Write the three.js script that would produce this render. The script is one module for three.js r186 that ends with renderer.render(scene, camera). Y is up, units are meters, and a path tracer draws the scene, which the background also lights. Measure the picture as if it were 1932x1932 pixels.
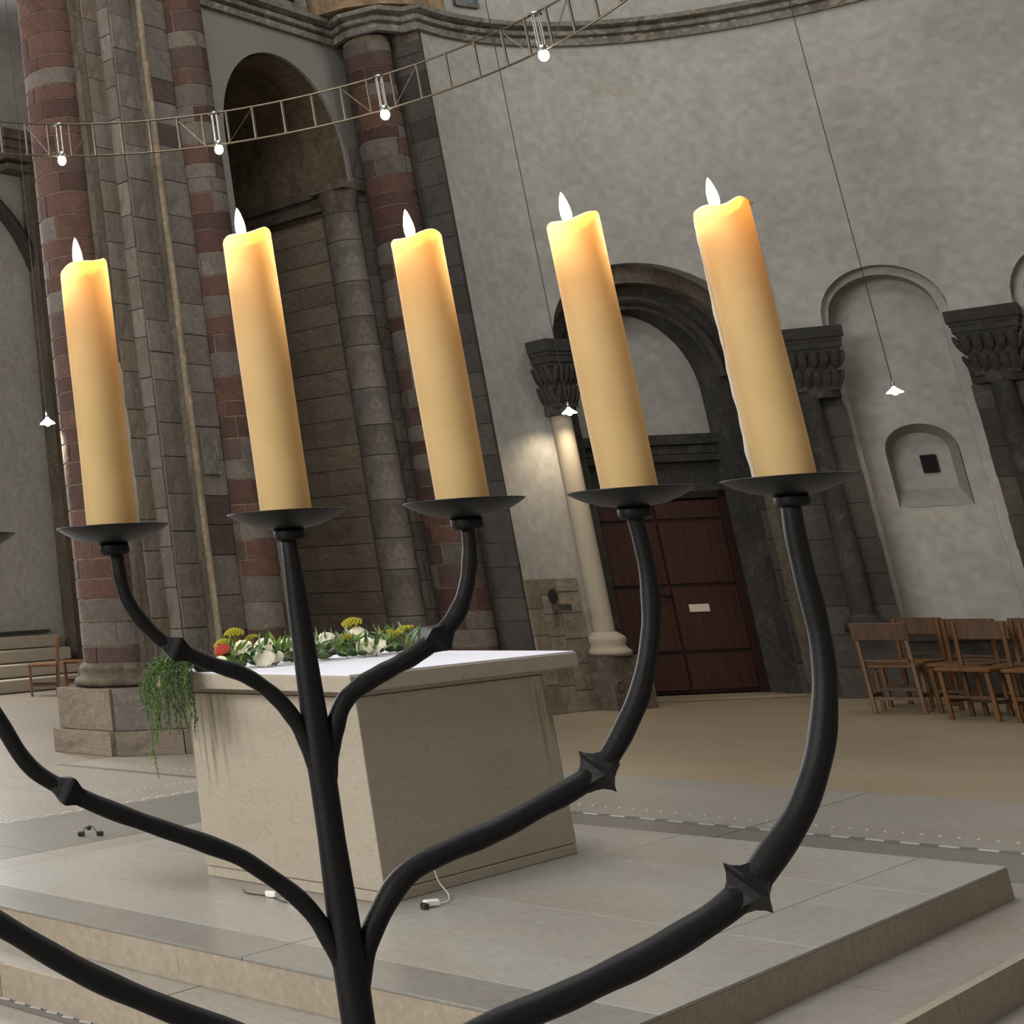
import * as THREE from 'three';
import { RoundedBoxGeometry } from 'three/addons/geometries/RoundedBoxGeometry.js';
import { mergeGeometries, mergeVertices } from 'three/addons/utils/BufferGeometryUtils.js';
import { RectAreaLightUniformsLib } from 'three/addons/lights/RectAreaLightUniformsLib.js';

// ---------------------------------------------------------------- camera, light, exposure
const scene = new THREE.Scene();
const renderer = new THREE.WebGLRenderer({ antialias: true });
renderer.toneMapping = THREE.LinearToneMapping;
renderer.toneMappingExposure = 1.0;
renderer.shadowMap.enabled = true;
RectAreaLightUniformsLib.init();
scene.background = new THREE.Color(0x20242a);

// The photograph is the lower right part of a wider picture, so the lens axis lies outside the frame.
const LENS = 2569.9, AXIS_X = -453.2, AXIS_Y = 416.0, FULL = 4770.4;
const camera = new THREE.PerspectiveCamera(2 * Math.atan(FULL / 2 / LENS) * 180 / Math.PI, 1, 0.05, 120);
camera.setViewOffset(FULL, FULL, FULL / 2 - AXIS_X, FULL / 2 - AXIS_Y, 1932, 1932);
{
  const roll = -0.0435, pitch = -0.2757, yaw = 0.9666;
  const cr = Math.cos(roll), sr = Math.sin(roll), cp = Math.cos(pitch), sp = Math.sin(pitch), cy = Math.cos(yaw), sy = Math.sin(yaw);
  const mul = (a, b) => a.map(r => b[0].map((_, j) => r.reduce((s, v, k) => s + v * b[k][j], 0)));
  const m = mul(mul([[cr, -sr, 0], [sr, cr, 0], [0, 0, 1]], [[1, 0, 0], [0, cp, -sp], [0, sp, cp]]), [[cy, 0, sy], [0, 1, 0], [-sy, 0, cy]]);
  const row = i => new THREE.Vector3(m[i][0], -m[i][1], -m[i][2]);
  const right = row(0), up = row(1).negate(), back = row(2).negate();
  camera.matrixAutoUpdate = true;
  camera.position.set(0, 1.33, 0);
  camera.quaternion.setFromRotationMatrix(new THREE.Matrix4().makeBasis(right, up, back));
}
scene.add(camera);

const DAY = new THREE.Color(0.99, 0.985, 0.96);
const windows = [   // x, y, z, width, height, facing (radians about y), strength
  [-10.5, 6.2, 8.9, 2.4, 5.6, Math.PI, 16],
  [-6.8, 6.2, 8.9, 2.4, 5.6, Math.PI, 16],
  [-3.1, 6.2, 8.9, 2.4, 5.6, Math.PI, 16],
  [-18.4, 6.0, -6.0, 2.2, 5.0, Math.PI / 2, 20],
  [-18.4, 5.0, -14.0, 2.2, 5.4, Math.PI / 2, 26],
];
for (const [x, y, z, w, h, turn, power] of windows) {
  const l = new THREE.RectAreaLight(DAY, power, w, h);
  l.position.set(x + Math.sin(turn) * 0.06, y, z + Math.cos(turn) * 0.06);
  l.lookAt(l.position.x + Math.sin(turn), y, l.position.z + Math.cos(turn));
  scene.add(l);
}
const ADDED_LANTERN = [-4.0, 11.9, -6.2, 4.2, 4.2, 9];  // unseen glazed opening, added as top fill light
{
  const [x, y, z, w, h, power] = ADDED_LANTERN, l = new THREE.RectAreaLight(new THREE.Color(0.97, 0.985, 1.0), power, w, h);
  l.position.set(x, y - 0.08, z); l.lookAt(x, 0, z); scene.add(l);
}
const addedApseWindows = [[34, 9.9], [64, 9.9]];      // unseen windows added to light the upper apse: angle round its axis, height
for (const [a, y] of addedApseWindows) {
  const k = a * Math.PI / 180, l = new THREE.RectAreaLight(DAY, 10, 1.1, 2.9);
  l.position.set(-3.92 + 4.03 * Math.sin(k), y, -15.4 - 4.03 * Math.cos(k)); l.lookAt(-3.92, y, -15.4); scene.add(l);
}
const FLAME_POWER = 0.3, RING_POWER = 0.45, PENDANT_POWER = [8, 3.6, 1.4];

// ---------------------------------------------------------------- helpers
const F1 = -0.132, F2 = -0.264;            // church floor; sunken floor on the camera's side of the steps
const V = (x, y, z) => new THREE.Vector3(x, y, z);
const D = Math.PI / 180;
let seed = 20240611;
const rnd = () => { seed = (seed + 0x6D2B79F5) | 0; let t = Math.imul(seed ^ (seed >>> 15), 1 | seed); t = (t + Math.imul(t ^ (t >>> 7), 61 | t)) ^ t; return ((t ^ (t >>> 14)) >>> 0) / 4294967296; };
const rr = (a, b) => a + (b - a) * rnd();
const pick = a => a[Math.floor(rnd() * a.length)];
const used = {};
function numbered(n) { const k = used[n] = (used[n] ?? -1) + 1; return k ? `${n}_${String(k).padStart(3, '0')}` : n; }
function mesh(name, geo, mat, parent) { const m = new THREE.Mesh(geo, mat); m.name = parent && parent !== scene ? name : numbered(name); m.castShadow = m.receiveShadow = true; (parent || scene).add(m); return m; }
function group(name, x = 0, y = 0, z = 0, turn = 0) { const g = new THREE.Group(); g.name = numbered(name); g.position.set(x, y, z); g.rotation.y = turn; scene.add(g); return g; }
function tag(o, label, category, group_, kind) { o.userData.label = label; o.userData.category = category; if (group_) o.userData.group = group_; if (kind) o.userData.kind = kind; return o; }
const struct = (o, label, category) => tag(o, label, category, null, 'structure');
function merge(list) { return mergeGeometries(list.map(g => g.index ? g.toNonIndexed() : g)); }
function box(w, h, d, x = 0, y = 0, z = 0, ry = 0, rz = 0) { const g = new THREE.BoxGeometry(w, h, d); if (rz) g.rotateZ(rz); if (ry) g.rotateY(ry); g.translate(x, y, z); return metric(g); }
// uv in metres, picked by the way each face points
function metric(g, s = 1, ou = 0, ov = 0) {
  if (g.index) g = g.toNonIndexed();
  g.computeBoundingBox();
  const p = g.attributes.position, uv = new Float32Array(p.count * 2), a = V(), b = V(), c = V(), n = V();
  for (let i = 0; i < p.count; i += 3) {
    a.fromBufferAttribute(p, i); b.fromBufferAttribute(p, i + 1); c.fromBufferAttribute(p, i + 2);
    n.crossVectors(b.clone().sub(a), c.clone().sub(a));
    const ax = Math.abs(n.x), ay = Math.abs(n.y), az = Math.abs(n.z);
    [a, b, c].forEach((q, k) => {
      const u = ay > ax && ay > az ? q.x : ax > az ? q.z : q.x, v = ay > ax && ay > az ? q.z : q.y;
      uv[(i + k) * 2] = u * s + ou; uv[(i + k) * 2 + 1] = v * s + ov;
    });
  }
  g.setAttribute('uv', new THREE.BufferAttribute(uv, 2));
  return g;
}
class Quads {   // free-form faces, with given uv and optional normals
  constructor() { this.p = []; this.u = []; this.n = []; }
  tri(a, b, c, ua, ub, uc, na, nb, nc) {
    if (!na) { const n = V().crossVectors(b.clone().sub(a), c.clone().sub(a)).normalize(); na = nb = nc = n; }
    for (const [q, w, m] of [[a, ua, na], [b, ub, nb], [c, uc, nc]]) { this.p.push(q.x, q.y, q.z); this.u.push(w[0], w[1]); this.n.push(m.x, m.y, m.z); }
  }
  quad(a, b, c, d, u, n) { u = u || [[0, 0], [a.distanceTo(b), 0], [a.distanceTo(b), b.distanceTo(c)], [0, b.distanceTo(c)]]; n = n || []; this.tri(a, b, c, u[0], u[1], u[2], n[0], n[1], n[2]); this.tri(a, c, d, u[0], u[2], u[3], n[0], n[2], n[3]); }
  build() { const g = new THREE.BufferGeometry(); g.setAttribute('position', new THREE.Float32BufferAttribute(this.p, 3)); g.setAttribute('uv', new THREE.Float32BufferAttribute(this.u, 2)); g.setAttribute('normal', new THREE.Float32BufferAttribute(this.n, 3)); return g; }
}
// a tube along points whose radius may vary: r(t)
function tube(points, r, segs = 40, sides = 10, closed = false) {
  const curve = new THREE.CatmullRomCurve3(points, closed, 'centripetal');
  const rad = typeof r === 'function' ? r : () => r;
  const g = new THREE.TubeGeometry(curve, segs, 1, sides, closed);
  const p = g.attributes.position, q = V();
  for (let i = 0; i <= segs; i++) {
    const c = curve.getPointAt(i / segs), k = rad(i / segs);
    for (let j = 0; j <= sides; j++) { const n = i * (sides + 1) + j; q.fromBufferAttribute(p, n).sub(c).multiplyScalar(k).add(c); p.setXYZ(n, q.x, q.y, q.z); }
  }
  g.computeVertexNormals();
  return g;
}
function rod(a, b, r, sides = 8) { const d = b.clone().sub(a), g = new THREE.CylinderGeometry(r, r, d.length(), sides); g.applyQuaternion(new THREE.Quaternion().setFromUnitVectors(V(0, 1, 0), d.clone().normalize())); g.translate((a.x + b.x) / 2, (a.y + b.y) / 2, (a.z + b.z) / 2); return g; }
const lathe = (pts, seg = 24) => new THREE.LatheGeometry(pts.map(([x, y]) => new THREE.Vector2(x, y)), seg);
// a plan outline (x, z) raised from y0 to y1
function prism(pts, y0, y1) {
  const s = new THREE.Shape(pts.map(([x, z]) => new THREE.Vector2(x, -z)));
  const g = new THREE.ExtrudeGeometry(s, { depth: y1 - y0, bevelEnabled: false });
  g.rotateX(-Math.PI / 2); g.translate(0, y0, 0);
  return metric(g);
}
// a moulding: profile [out, y] swept along a plan path; 'out' points to the right of the path's direction
function moulding(path, profile) {
  const q = new Quads(), nrm = [], n = path.length;
  for (let i = 0; i < n; i++) {
    const a = path[Math.max(0, i - 1)], b = path[i], c = path[Math.min(n - 1, i + 1)];
    const d1 = [b[0] - a[0], b[1] - a[1]], d2 = [c[0] - b[0], c[1] - b[1]];
    const l1 = Math.hypot(...d1) || 1, l2 = Math.hypot(...d2) || 1;
    let n1 = [-d1[1] / l1, d1[0] / l1], n2 = [-d2[1] / l2, d2[0] / l2];
    if (i === 0) n1 = n2; if (i === n - 1) n2 = n1;
    const m = [n1[0] + n2[0], n1[1] + n2[1]], l = Math.hypot(...m), k = 1 / Math.max(0.4, (m[0] * n1[0] + m[1] * n1[1]) / l);
    nrm.push([m[0] / l * k, m[1] / l * k]);
  }
  let s = 0;
  for (let i = 0; i + 1 < n; i++) {
    const len = Math.hypot(path[i + 1][0] - path[i][0], path[i + 1][1] - path[i][1]);
    for (let j = 0; j + 1 < profile.length; j++) {
      const at = (k, m) => V(path[k][0] + nrm[k][0] * profile[m][0], profile[m][1], path[k][1] + nrm[k][1] * profile[m][0]);
      const v0 = profile[j][1] + profile[j][0], v1 = profile[j + 1][1] + profile[j + 1][0];
      q.quad(at(i, j), at(i + 1, j), at(i + 1, j + 1), at(i, j + 1), [[s, v0], [s + len, v0], [s + len, v1], [s, v1]]);
    }
    s += len;
  }
  return q.build();
}

// ---------------------------------------------------------------- procedural textures
const LAT = 256, lattice = new Float32Array(LAT * LAT).map(() => rnd());
function vnoise(x, y, per) {
  const x0 = Math.floor(x), y0 = Math.floor(y), fx = x - x0, fy = y - y0, sx = fx * fx * (3 - 2 * fx), sy = fy * fy * (3 - 2 * fy);
  const g = (i, j) => lattice[(((j % per + per) % per) & 255) * LAT + (((i % per + per) % per) & 255)];
  const a = g(x0, y0), b = g(x0 + 1, y0), c = g(x0, y0 + 1), d = g(x0 + 1, y0 + 1);
  return a + (b - a) * sx + (c - a) * sy + (a - b - c + d) * sx * sy;
}
function fbm(u, v, per, oct) { let s = 0, k = 0.5, t = 0; for (let o = 0; o < oct; o++) { s += k * vnoise(u * per + o * 17.3, v * per + o * 5.1, per); t += k; k *= 0.5; per *= 2; } return s / t; }
const mixc = (a, b, t) => a.map((x, i) => x + (b[i] - x) * t);
const sm = (a, b, x) => { const t = Math.min(1, Math.max(0, (x - a) / (b - a))); return t * t * (3 - 2 * t); };
function texture(size, metres, fn) {
  const d = new Uint8Array(size * size * 4);
  for (let j = 0; j < size; j++) for (let i = 0; i < size; i++) {
    const c = fn(i / size, j / size), k = (j * size + i) * 4;
    d[k] = Math.max(0, Math.min(255, c[0])); d[k + 1] = Math.max(0, Math.min(255, c[1])); d[k + 2] = Math.max(0, Math.min(255, c[2])); d[k + 3] = 255;
  }
  const t = new THREE.DataTexture(d, size, size, THREE.RGBAFormat);
  t.wrapS = t.wrapT = THREE.RepeatWrapping; t.magFilter = THREE.LinearFilter; t.minFilter = THREE.LinearMipmapLinearFilter; t.generateMipmaps = true;
  t.colorSpace = THREE.SRGBColorSpace; t.repeat.set(1 / metres, 1 / metres); t.needsUpdate = true;
  return t;
}
const T = {
  // lime plaster: pale, blotchy, with brown damp stains and grey rubbed patches
  plaster: texture(1024, 7, (u, v) => {
    const a = fbm(u, v, 4, 6), b = fbm(u + 0.37, v + 0.11, 9, 5), g = fbm(u, v, 90, 2), st = sm(0.52, 0.66, fbm(u + 0.2, v * 0.5 + 0.7, 6, 5)), pale = sm(0.55, 0.75, fbm(u * 1.0 + 0.6, v + 0.3, 12, 4));
    let c = mixc([190, 185, 176], [176, 172, 166], a * 1.6 - 0.3);
    c = mixc(c, [162, 151, 136], st * 0.2); c = mixc(c, [200, 196, 188], pale * 0.12);
    const k = 0.94 + 0.1 * b + (g - 0.5) * 0.14; return c.map(x => x * k);
  }),
  // old dressed stone: brown grey, streaked by water, chipped pale
  stone: texture(1024, 3.2, (u, v) => {
    const a = fbm(u, v, 5, 6), s = fbm(u * 1.0, v * 0.16 + 0.4, 26, 4), g = fbm(u, v, 80, 2), chip = sm(0.66, 0.74, fbm(u + 0.5, v + 0.2, 22, 4));
    let c = mixc([168, 156, 140], [136, 122, 106], a * 1.7 - 0.35);
    c = mixc(c, [112, 98, 82], sm(0.5, 0.72, s) * 0.5); c = mixc(c, [190, 181, 165], chip * 0.3);
    const k = 0.88 + (g - 0.5) * 0.28 + 0.12; return c.map(x => x * k);
  }),
  darkstone: texture(512, 2.2, (u, v) => {
    const a = fbm(u, v, 5, 6), g = fbm(u, v, 60, 2), pale = sm(0.62, 0.72, fbm(u + 0.3, v + 0.8, 14, 4)), br = fbm(u + 0.9, v, 4, 4);
    let c = mixc([150, 146, 138], [108, 104, 98], a * 1.7 - 0.35); c = mixc(c, [146, 128, 104], sm(0.5, 0.7, br) * 0.5); c = mixc(c, [196, 188, 176], pale * 0.5);
    const k = 0.95 + (g - 0.5) * 0.34; return c.map(x => x * k);
  }),
  // block faces: neutral, tinted by each material's colour
  block: texture(512, 1, (u, v) => {
    const a = fbm(u, v, 4, 6), g = fbm(u, v, 50, 3), chip = sm(0.68, 0.76, fbm(u + 0.4, v + 0.7, 12, 4)), soot = sm(0.55, 0.75, fbm(u + 0.1, v + 0.3, 5, 4));
    let c = mixc([228, 222, 216], [204, 198, 192], a * 1.6 - 0.3); c = mixc(c, [150, 142, 134], soot * 0.25); c = mixc(c, [250, 240, 224], chip * 0.5);
    const k = 0.97 + (g - 0.5) * 0.22; return c.map(x => x * k);
  }),
  limestone: texture(1024, 1.6, (u, v) => {
    const a = fbm(u, v, 5, 6), g = fbm(u, v, 110, 2), dots = sm(0.7, 0.76, fbm(u + 0.3, v + 0.1, 70, 2)), cl = fbm(u + 0.5, v + 0.5, 3, 3);
    let c = mixc([206, 195, 176], [200, 188, 168], a * 1.5 - 0.25); c = mixc(c, [192, 178, 155], sm(0.55, 0.75, cl) * 0.15); c = mixc(c, [170, 152, 126], dots * 0.15);
    const k = 0.98 + (g - 0.5) * 0.08; return c.map(x => x * k);
  }),
  paving: texture(1024, 2.4, (u, v) => {
    const a = fbm(u, v, 5, 6), g = fbm(u, v, 120, 2), sp = sm(0.72, 0.8, fbm(u + 0.2, v + 0.6, 100, 2)), cl = fbm(u + 0.1, v + 0.4, 3, 4);
    let c = mixc([190, 186, 178], [180, 174, 165], a * 1.5 - 0.25); c = mixc(c, [176, 164, 146], sm(0.5, 0.75, cl) * 0.2); c = mixc(c, [214, 211, 204], sp * 0.3);
    const k = 0.98 + (g - 0.5) * 0.12; return c.map(x => x * k);
  }),
  wood: texture(512, 1, (u, v) => {
    const w = fbm(u, v * 0.08, 24, 4), r = Math.sin((u * 26 + fbm(u, v * 0.3, 6, 3) * 5) * 2) * 0.5 + 0.5, g = fbm(u, v * 0.05 + 0.3, 90, 2);
    const c = mixc([236, 214, 190], [176, 144, 112], w * 0.8 + r * 0.25); return c.map(x => x * (0.86 + g * 0.28));
  }),
  wax: texture(256, 0.25, (u, v) => { const a = fbm(u, v, 5, 5), c = mixc([255, 250, 238], [240, 230, 208], a); return c; }),
};
const rough = texture(256, 0.7, (u, v) => { const a = fbm(u, v, 8, 6) * 255; return [a, a, a]; }); rough.colorSpace = THREE.NoColorSpace;
const hammered = texture(256, 0.12, (u, v) => { const a = fbm(u, v, 6, 4) * 255; return [a, a, a]; }); hammered.colorSpace = THREE.NoColorSpace;
const clone = (t, m) => { const c = t.clone(); c.repeat.set(1 / m, 1 / m); c.needsUpdate = true; return c; };
const std = o => new THREE.MeshStandardMaterial({ side: THREE.DoubleSide, ...o });
const phys = o => new THREE.MeshPhysicalMaterial({ side: THREE.DoubleSide, ...o });
const M = {
  plaster: std({ map: T.plaster, roughness: 0.95, color: 0xdedddb }),
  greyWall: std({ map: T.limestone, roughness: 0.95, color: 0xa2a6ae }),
  plasterShell: std({ color: 0xa0a0a0, roughness: 0.95 }),
  stone: std({ map: T.stone, bumpMap: rough, bumpScale: 0.012, roughness: 0.95, color: 0x94908a }),
  mortar: std({ map: T.stone, roughness: 1, color: 0xd0c8bc }),
  darkstone: std({ map: T.darkstone, bumpMap: rough, bumpScale: 0.014, roughness: 0.9, color: 0x6a6866 }),
  vault: std({ map: T.stone, roughness: 0.95, color: 0xa49a8c }),
  cornice: std({ map: T.darkstone, roughness: 0.9, color: 0xd8d6d0 }),
  paleShaft: std({ color: 0x968a78, roughness: 0.9, bumpMap: rough, bumpScale: 0.004 }),
  beigeStone: std({ map: T.stone, roughness: 0.95, color: 0xf0dcc0 }),
  altar: std({ map: T.limestone, roughness: 0.55, color: 0xd6d4d2 }),
  platform: std({ map: T.paving, roughness: 0.34, color: 0xd6d4d2 }),
  band: std({ map: T.paving, roughness: 0.3, color: 0xbcbbba }),
  riser: std({ map: T.paving, roughness: 0.6, color: 0xd8ccbc }),
  floorGrey: std({ map: T.paving, roughness: 0.36, color: 0xccc8c4 }),
  floorBeige: std({ map: T.paving, roughness: 0.45, color: 0xcabaa2 }),
  floorSide: std({ map: T.paving, roughness: 0.45, color: 0xaea69c }),
  floorBand: std({ map: T.paving, roughness: 0.36, color: 0xa6a4a2 }),
  joint: std({ color: 0x3a342e, roughness: 1 }),
  inlayDark: std({ color: 0x66625e, roughness: 0.4 }),
  inlayWhite: std({ color: 0xbab7b0, roughness: 0.35 }),
  door: std({ map: T.wood, roughness: 0.6, color: 0x46291c }),
  doorDark: std({ map: T.wood, roughness: 0.6, color: 0x301b14 }),
  chair: std({ map: T.wood, roughness: 0.5, color: 0x785828 }),
  chairDark: std({ map: T.wood, roughness: 0.5, color: 0x5a4220 }),
  iron: phys({ color: 0x0d0c0b, roughness: 0.55, specularIntensity: 0.5, bumpMap: hammered, bumpScale: 0.0003 }),
  dish: phys({ color: 0x101011, roughness: 0.42, specularIntensity: 0.6, bumpMap: hammered, bumpScale: 0.0006 }),
  wax: phys({ map: T.wax, color: 0xe8cf9e, roughness: 0.7, transmission: 0.3, thickness: 0, specularIntensity: 0.35 }),
  drip: phys({ color: 0xf4ead8, roughness: 0.6, transmission: 0.25, thickness: 0, specularIntensity: 0.4 }),
  wick: std({ color: 0x1a120c, roughness: 1 }),
  flame: std({ color: 0x000000, emissive: new THREE.Color(1, 0.86, 0.62), emissiveIntensity: 9 }),
  bulb: std({ color: 0x000000, emissive: new THREE.Color(1, 0.93, 0.8), emissiveIntensity: 14 }),
  steel: std({ color: 0xb8b4ac, roughness: 0.25, metalness: 1 }),
  brass: std({ color: 0x6a6252, roughness: 0.35, metalness: 1 }),
  cord: std({ color: 0x35322e, roughness: 0.8 }),
  glassShade: std({ color: 0xf4f2ec, emissive: new THREE.Color(1, 0.95, 0.86), emissiveIntensity: 1.6, roughness: 0.3 }),
  cloth: std({ color: 0xdad8e0, roughness: 0.9 }),
  petal: std({ color: 0xe4dcc0, roughness: 0.8 }),
  petalRed: std({ color: 0x9c2c16, roughness: 0.8 }),
  umbel: std({ color: 0x98901e, roughness: 0.9 }),
  leaf: phys({ color: 0x3c5a20, roughness: 0.8, transmission: 0.25, thickness: 0 }),
  leafLight: phys({ color: 0x6f8c34, roughness: 0.8, transmission: 0.3, thickness: 0 }),
  leafGrey: phys({ color: 0x93a48c, roughness: 0.8, transmission: 0.2, thickness: 0 }),
  stem: std({ color: 0x4c6a26, roughness: 0.9 }),
  plug: std({ color: 0x26221f, roughness: 0.5 }),
  pale: std({ color: 0xe8e4dc, roughness: 0.4 }),
  sign: std({ color: 0xcac2b2, roughness: 0.6 }),
  void: std({ color: 0x14130f, roughness: 1 }),
  pane: std({ color: 0x8894a0, emissive: new THREE.Color(0.95, 0.98, 1), emissiveIntensity: 2, roughness: 0.4 }),
  darkPane: phys({ color: 0x5c6a78, roughness: 0.2 }),
};
{
  const t = texture(1024, 1, (u, v) => {
    const front = u < 0.5, x = front ? u * 2 : (u - 0.5) * 2, a = fbm(u * 0.9, v * 0.9, 8, 6), g = fbm(u, v, 150, 2), sp = sm(0.73, 0.78, fbm(u + 0.3, v + 0.1, 60, 2));
    let c = mixc([206, 195, 176], [199, 187, 167], a * 1.5 - 0.25); c = mixc(c, [168, 150, 124], sp * 0.2);
    // run marks: narrow brown streaks that start under the slab and break up on the way down
    const streak = sm(0.5, 0.72, fbm(x * 1.0, v * 0.05 + 0.3, 44, 2)) * (front ? sm(0.34, 0.1, x) : sm(0.86, 0.97, x) * 0.9) * sm(0.42, 0.72, v + 0.35 * (fbm(x, 0.2, 60, 2) - 0.5)) * (0.55 + 0.45 * fbm(u, v, 30, 3));
    c = mixc(c, [118, 96, 66], streak * 0.75);
    const k = 0.98 + (g - 0.5) * 0.08; return c.map(q => q * k);
  });
  M.altarBody = std({ map: t, roughness: 0.55, color: 0xd6d4d2 });
}
// tinted faces for the courses of the piers
const redBlocks = [0x664a40, 0x583e36, 0x523a33, 0x64493e, 0x5c4a43].map(c => std({ map: T.block, color: c, roughness: 0.95, bumpMap: rough, bumpScale: 0.01 }));
const greyBlocks = [0x857f79, 0x7f776e, 0x8a837b, 0x7a736b].map(c => std({ map: T.block, color: c, roughness: 0.95, bumpMap: rough, bumpScale: 0.01 }));
const brownBlocks = [0x85796a, 0x7f7262, 0x8a7d6d].map(c => std({ map: T.block, color: c, roughness: 0.95, bumpMap: rough, bumpScale: 0.01 }));
const columnGreys = [0x746c66, 0x6b645d, 0x7a726a].map(c => std({ map: T.block, color: c, roughness: 0.95, bumpMap: rough, bumpScale: 0.01 }));
const tanBlocks = [0x968c7e, 0x908576, 0x9a9082, 0x8a7f70].map(c => std({ map: T.block, color: c, roughness: 0.95, bumpMap: rough, bumpScale: 0.01 }));
const darkBlocks = [0x4e4a46, 0x45413d, 0x56514b].map(c => std({ map: T.block, color: c, roughness: 0.95, bumpMap: rough, bumpScale: 0.01 }));

// dressed stones laid in courses on an upright face: origin (x, z), direction along the face, outward side
const blockGeo = [0, 1, 2, 3, 4].map(k => { const g = new THREE.BoxGeometry(1, 1, 1); const uv = g.attributes.uv; for (let i = 0; i < uv.count; i++) uv.setXY(i, uv.getX(i) * 0.34 + k * 0.37, uv.getY(i) * 0.34 + k * 0.53); return g; });
function courses(parent, name, ox, oz, dx, dz, width, y0, y1, mats, { h = [0.22, 0.3], per = 1, proud = 0.012, deep = 0.06, side = 1, joint = 0.008 } = {}) {
  const turn = Math.atan2(-dz, dx); let y = y0, n = 0;
  while (y < y1 - 0.05) {
    let hh = rr(...h); if (y1 - y - hh < 0.12) hh = y1 - y;
    const cuts = [0]; const k = per + (per > 1 ? n % 2 : 0);
    for (let i = 1; i < k; i++) cuts.push(width * (i / k + rr(-0.09, 0.09)));
    cuts.push(width);
    for (let i = 0; i + 1 < cuts.length; i++) {
      const w = cuts[i + 1] - cuts[i] - joint, c = (cuts[i] + cuts[i + 1]) / 2, out = side * (proud + rr(-0.004, 0.006) - deep / 2);
      const b = mesh(name, pick(blockGeo), pick(mats), parent);
      b.scale.set(w, hh - joint, deep); b.rotation.y = turn;
      b.position.set(ox + dx * c - dz * out, y + hh / 2, oz + dz * c + dx * out);
    }
    y += hh; n++;
  }
}
// curved stones of a half column
const wedgeCache = {};
function wedge(r, span, h) {
  const key = `${r.toFixed(3)},${span.toFixed(1)},${h.toFixed(3)}`;
  if (wedgeCache[key]) return wedgeCache[key];
  const q = new Quads(), seg = Math.max(2, Math.round(span / 22)), ri = r - 0.05, j = 0.007, a0 = -span / 2 * D + j / r, a1 = span / 2 * D - j / r, y0 = -h / 2 + j, y1 = h / 2 - j, u0 = rnd(), v0 = rnd();
  const at = (rad, a, y) => V(rad * Math.cos(a), y, rad * Math.sin(a)), nr = a => V(Math.cos(a), 0, Math.sin(a));
  for (let i = 0; i < seg; i++) {
    const a = a0 + (a1 - a0) * i / seg, b = a0 + (a1 - a0) * (i + 1) / seg;
    q.quad(at(r, a, y0), at(r, a, y1), at(r, b, y1), at(r, b, y0), [[u0 + a * r, v0 + y0], [u0 + a * r, v0 + y1], [u0 + b * r, v0 + y1], [u0 + b * r, v0 + y0]], [nr(a), nr(a), nr(b), nr(b)]);
    q.quad(at(r, a, y1), at(ri, a, y1), at(ri, b, y1), at(r, b, y1)); q.quad(at(r, b, y0), at(ri, b, y0), at(ri, a, y0), at(r, a, y0));
  }
  q.quad(at(r, a0, y0), at(ri, a0, y0), at(ri, a0, y1), at(r, a0, y1)); q.quad(at(r, a1, y1), at(ri, a1, y1), at(ri, a1, y0), at(r, a1, y0));
  return wedgeCache[key] = q.build();
}
function halfColumn(parent, cx, cz, r, facing, y0, y1, redShare, span = 210) {
  const core = new THREE.CylinderGeometry(r - 0.012, r - 0.012, y1 - y0, 24); core.translate(cx, (y0 + y1) / 2, cz);
  mesh('mortar_core', metric(core), M.mortar, parent);
  const hs = [0.16, 0.19, 0.22, 0.25], splits = [[0.5, 0.5], [0.36, 0.64], [0.62, 0.38], [0.3, 0.4, 0.3], [1]];
  let y = y0, rot = 0;
  while (y < y1 - 0.08) {
    const h = pick(hs); rot = rr(-14, 14);
    let a = facing - span / 2 + rot; const band = rnd() < redShare;
    for (const s of pick(splits)) {
      const w = s * span, b = mesh('column_stone', wedge(r, w, h), pick(band ? (rnd() < 0.8 ? redBlocks : columnGreys) : (rnd() < 0.75 ? columnGreys : redBlocks)), parent);
      b.position.set(cx, y + h / 2, cz); b.rotation.y = -(a + w / 2) * D; a += w;
    }
    y += h;
  }
}

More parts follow.
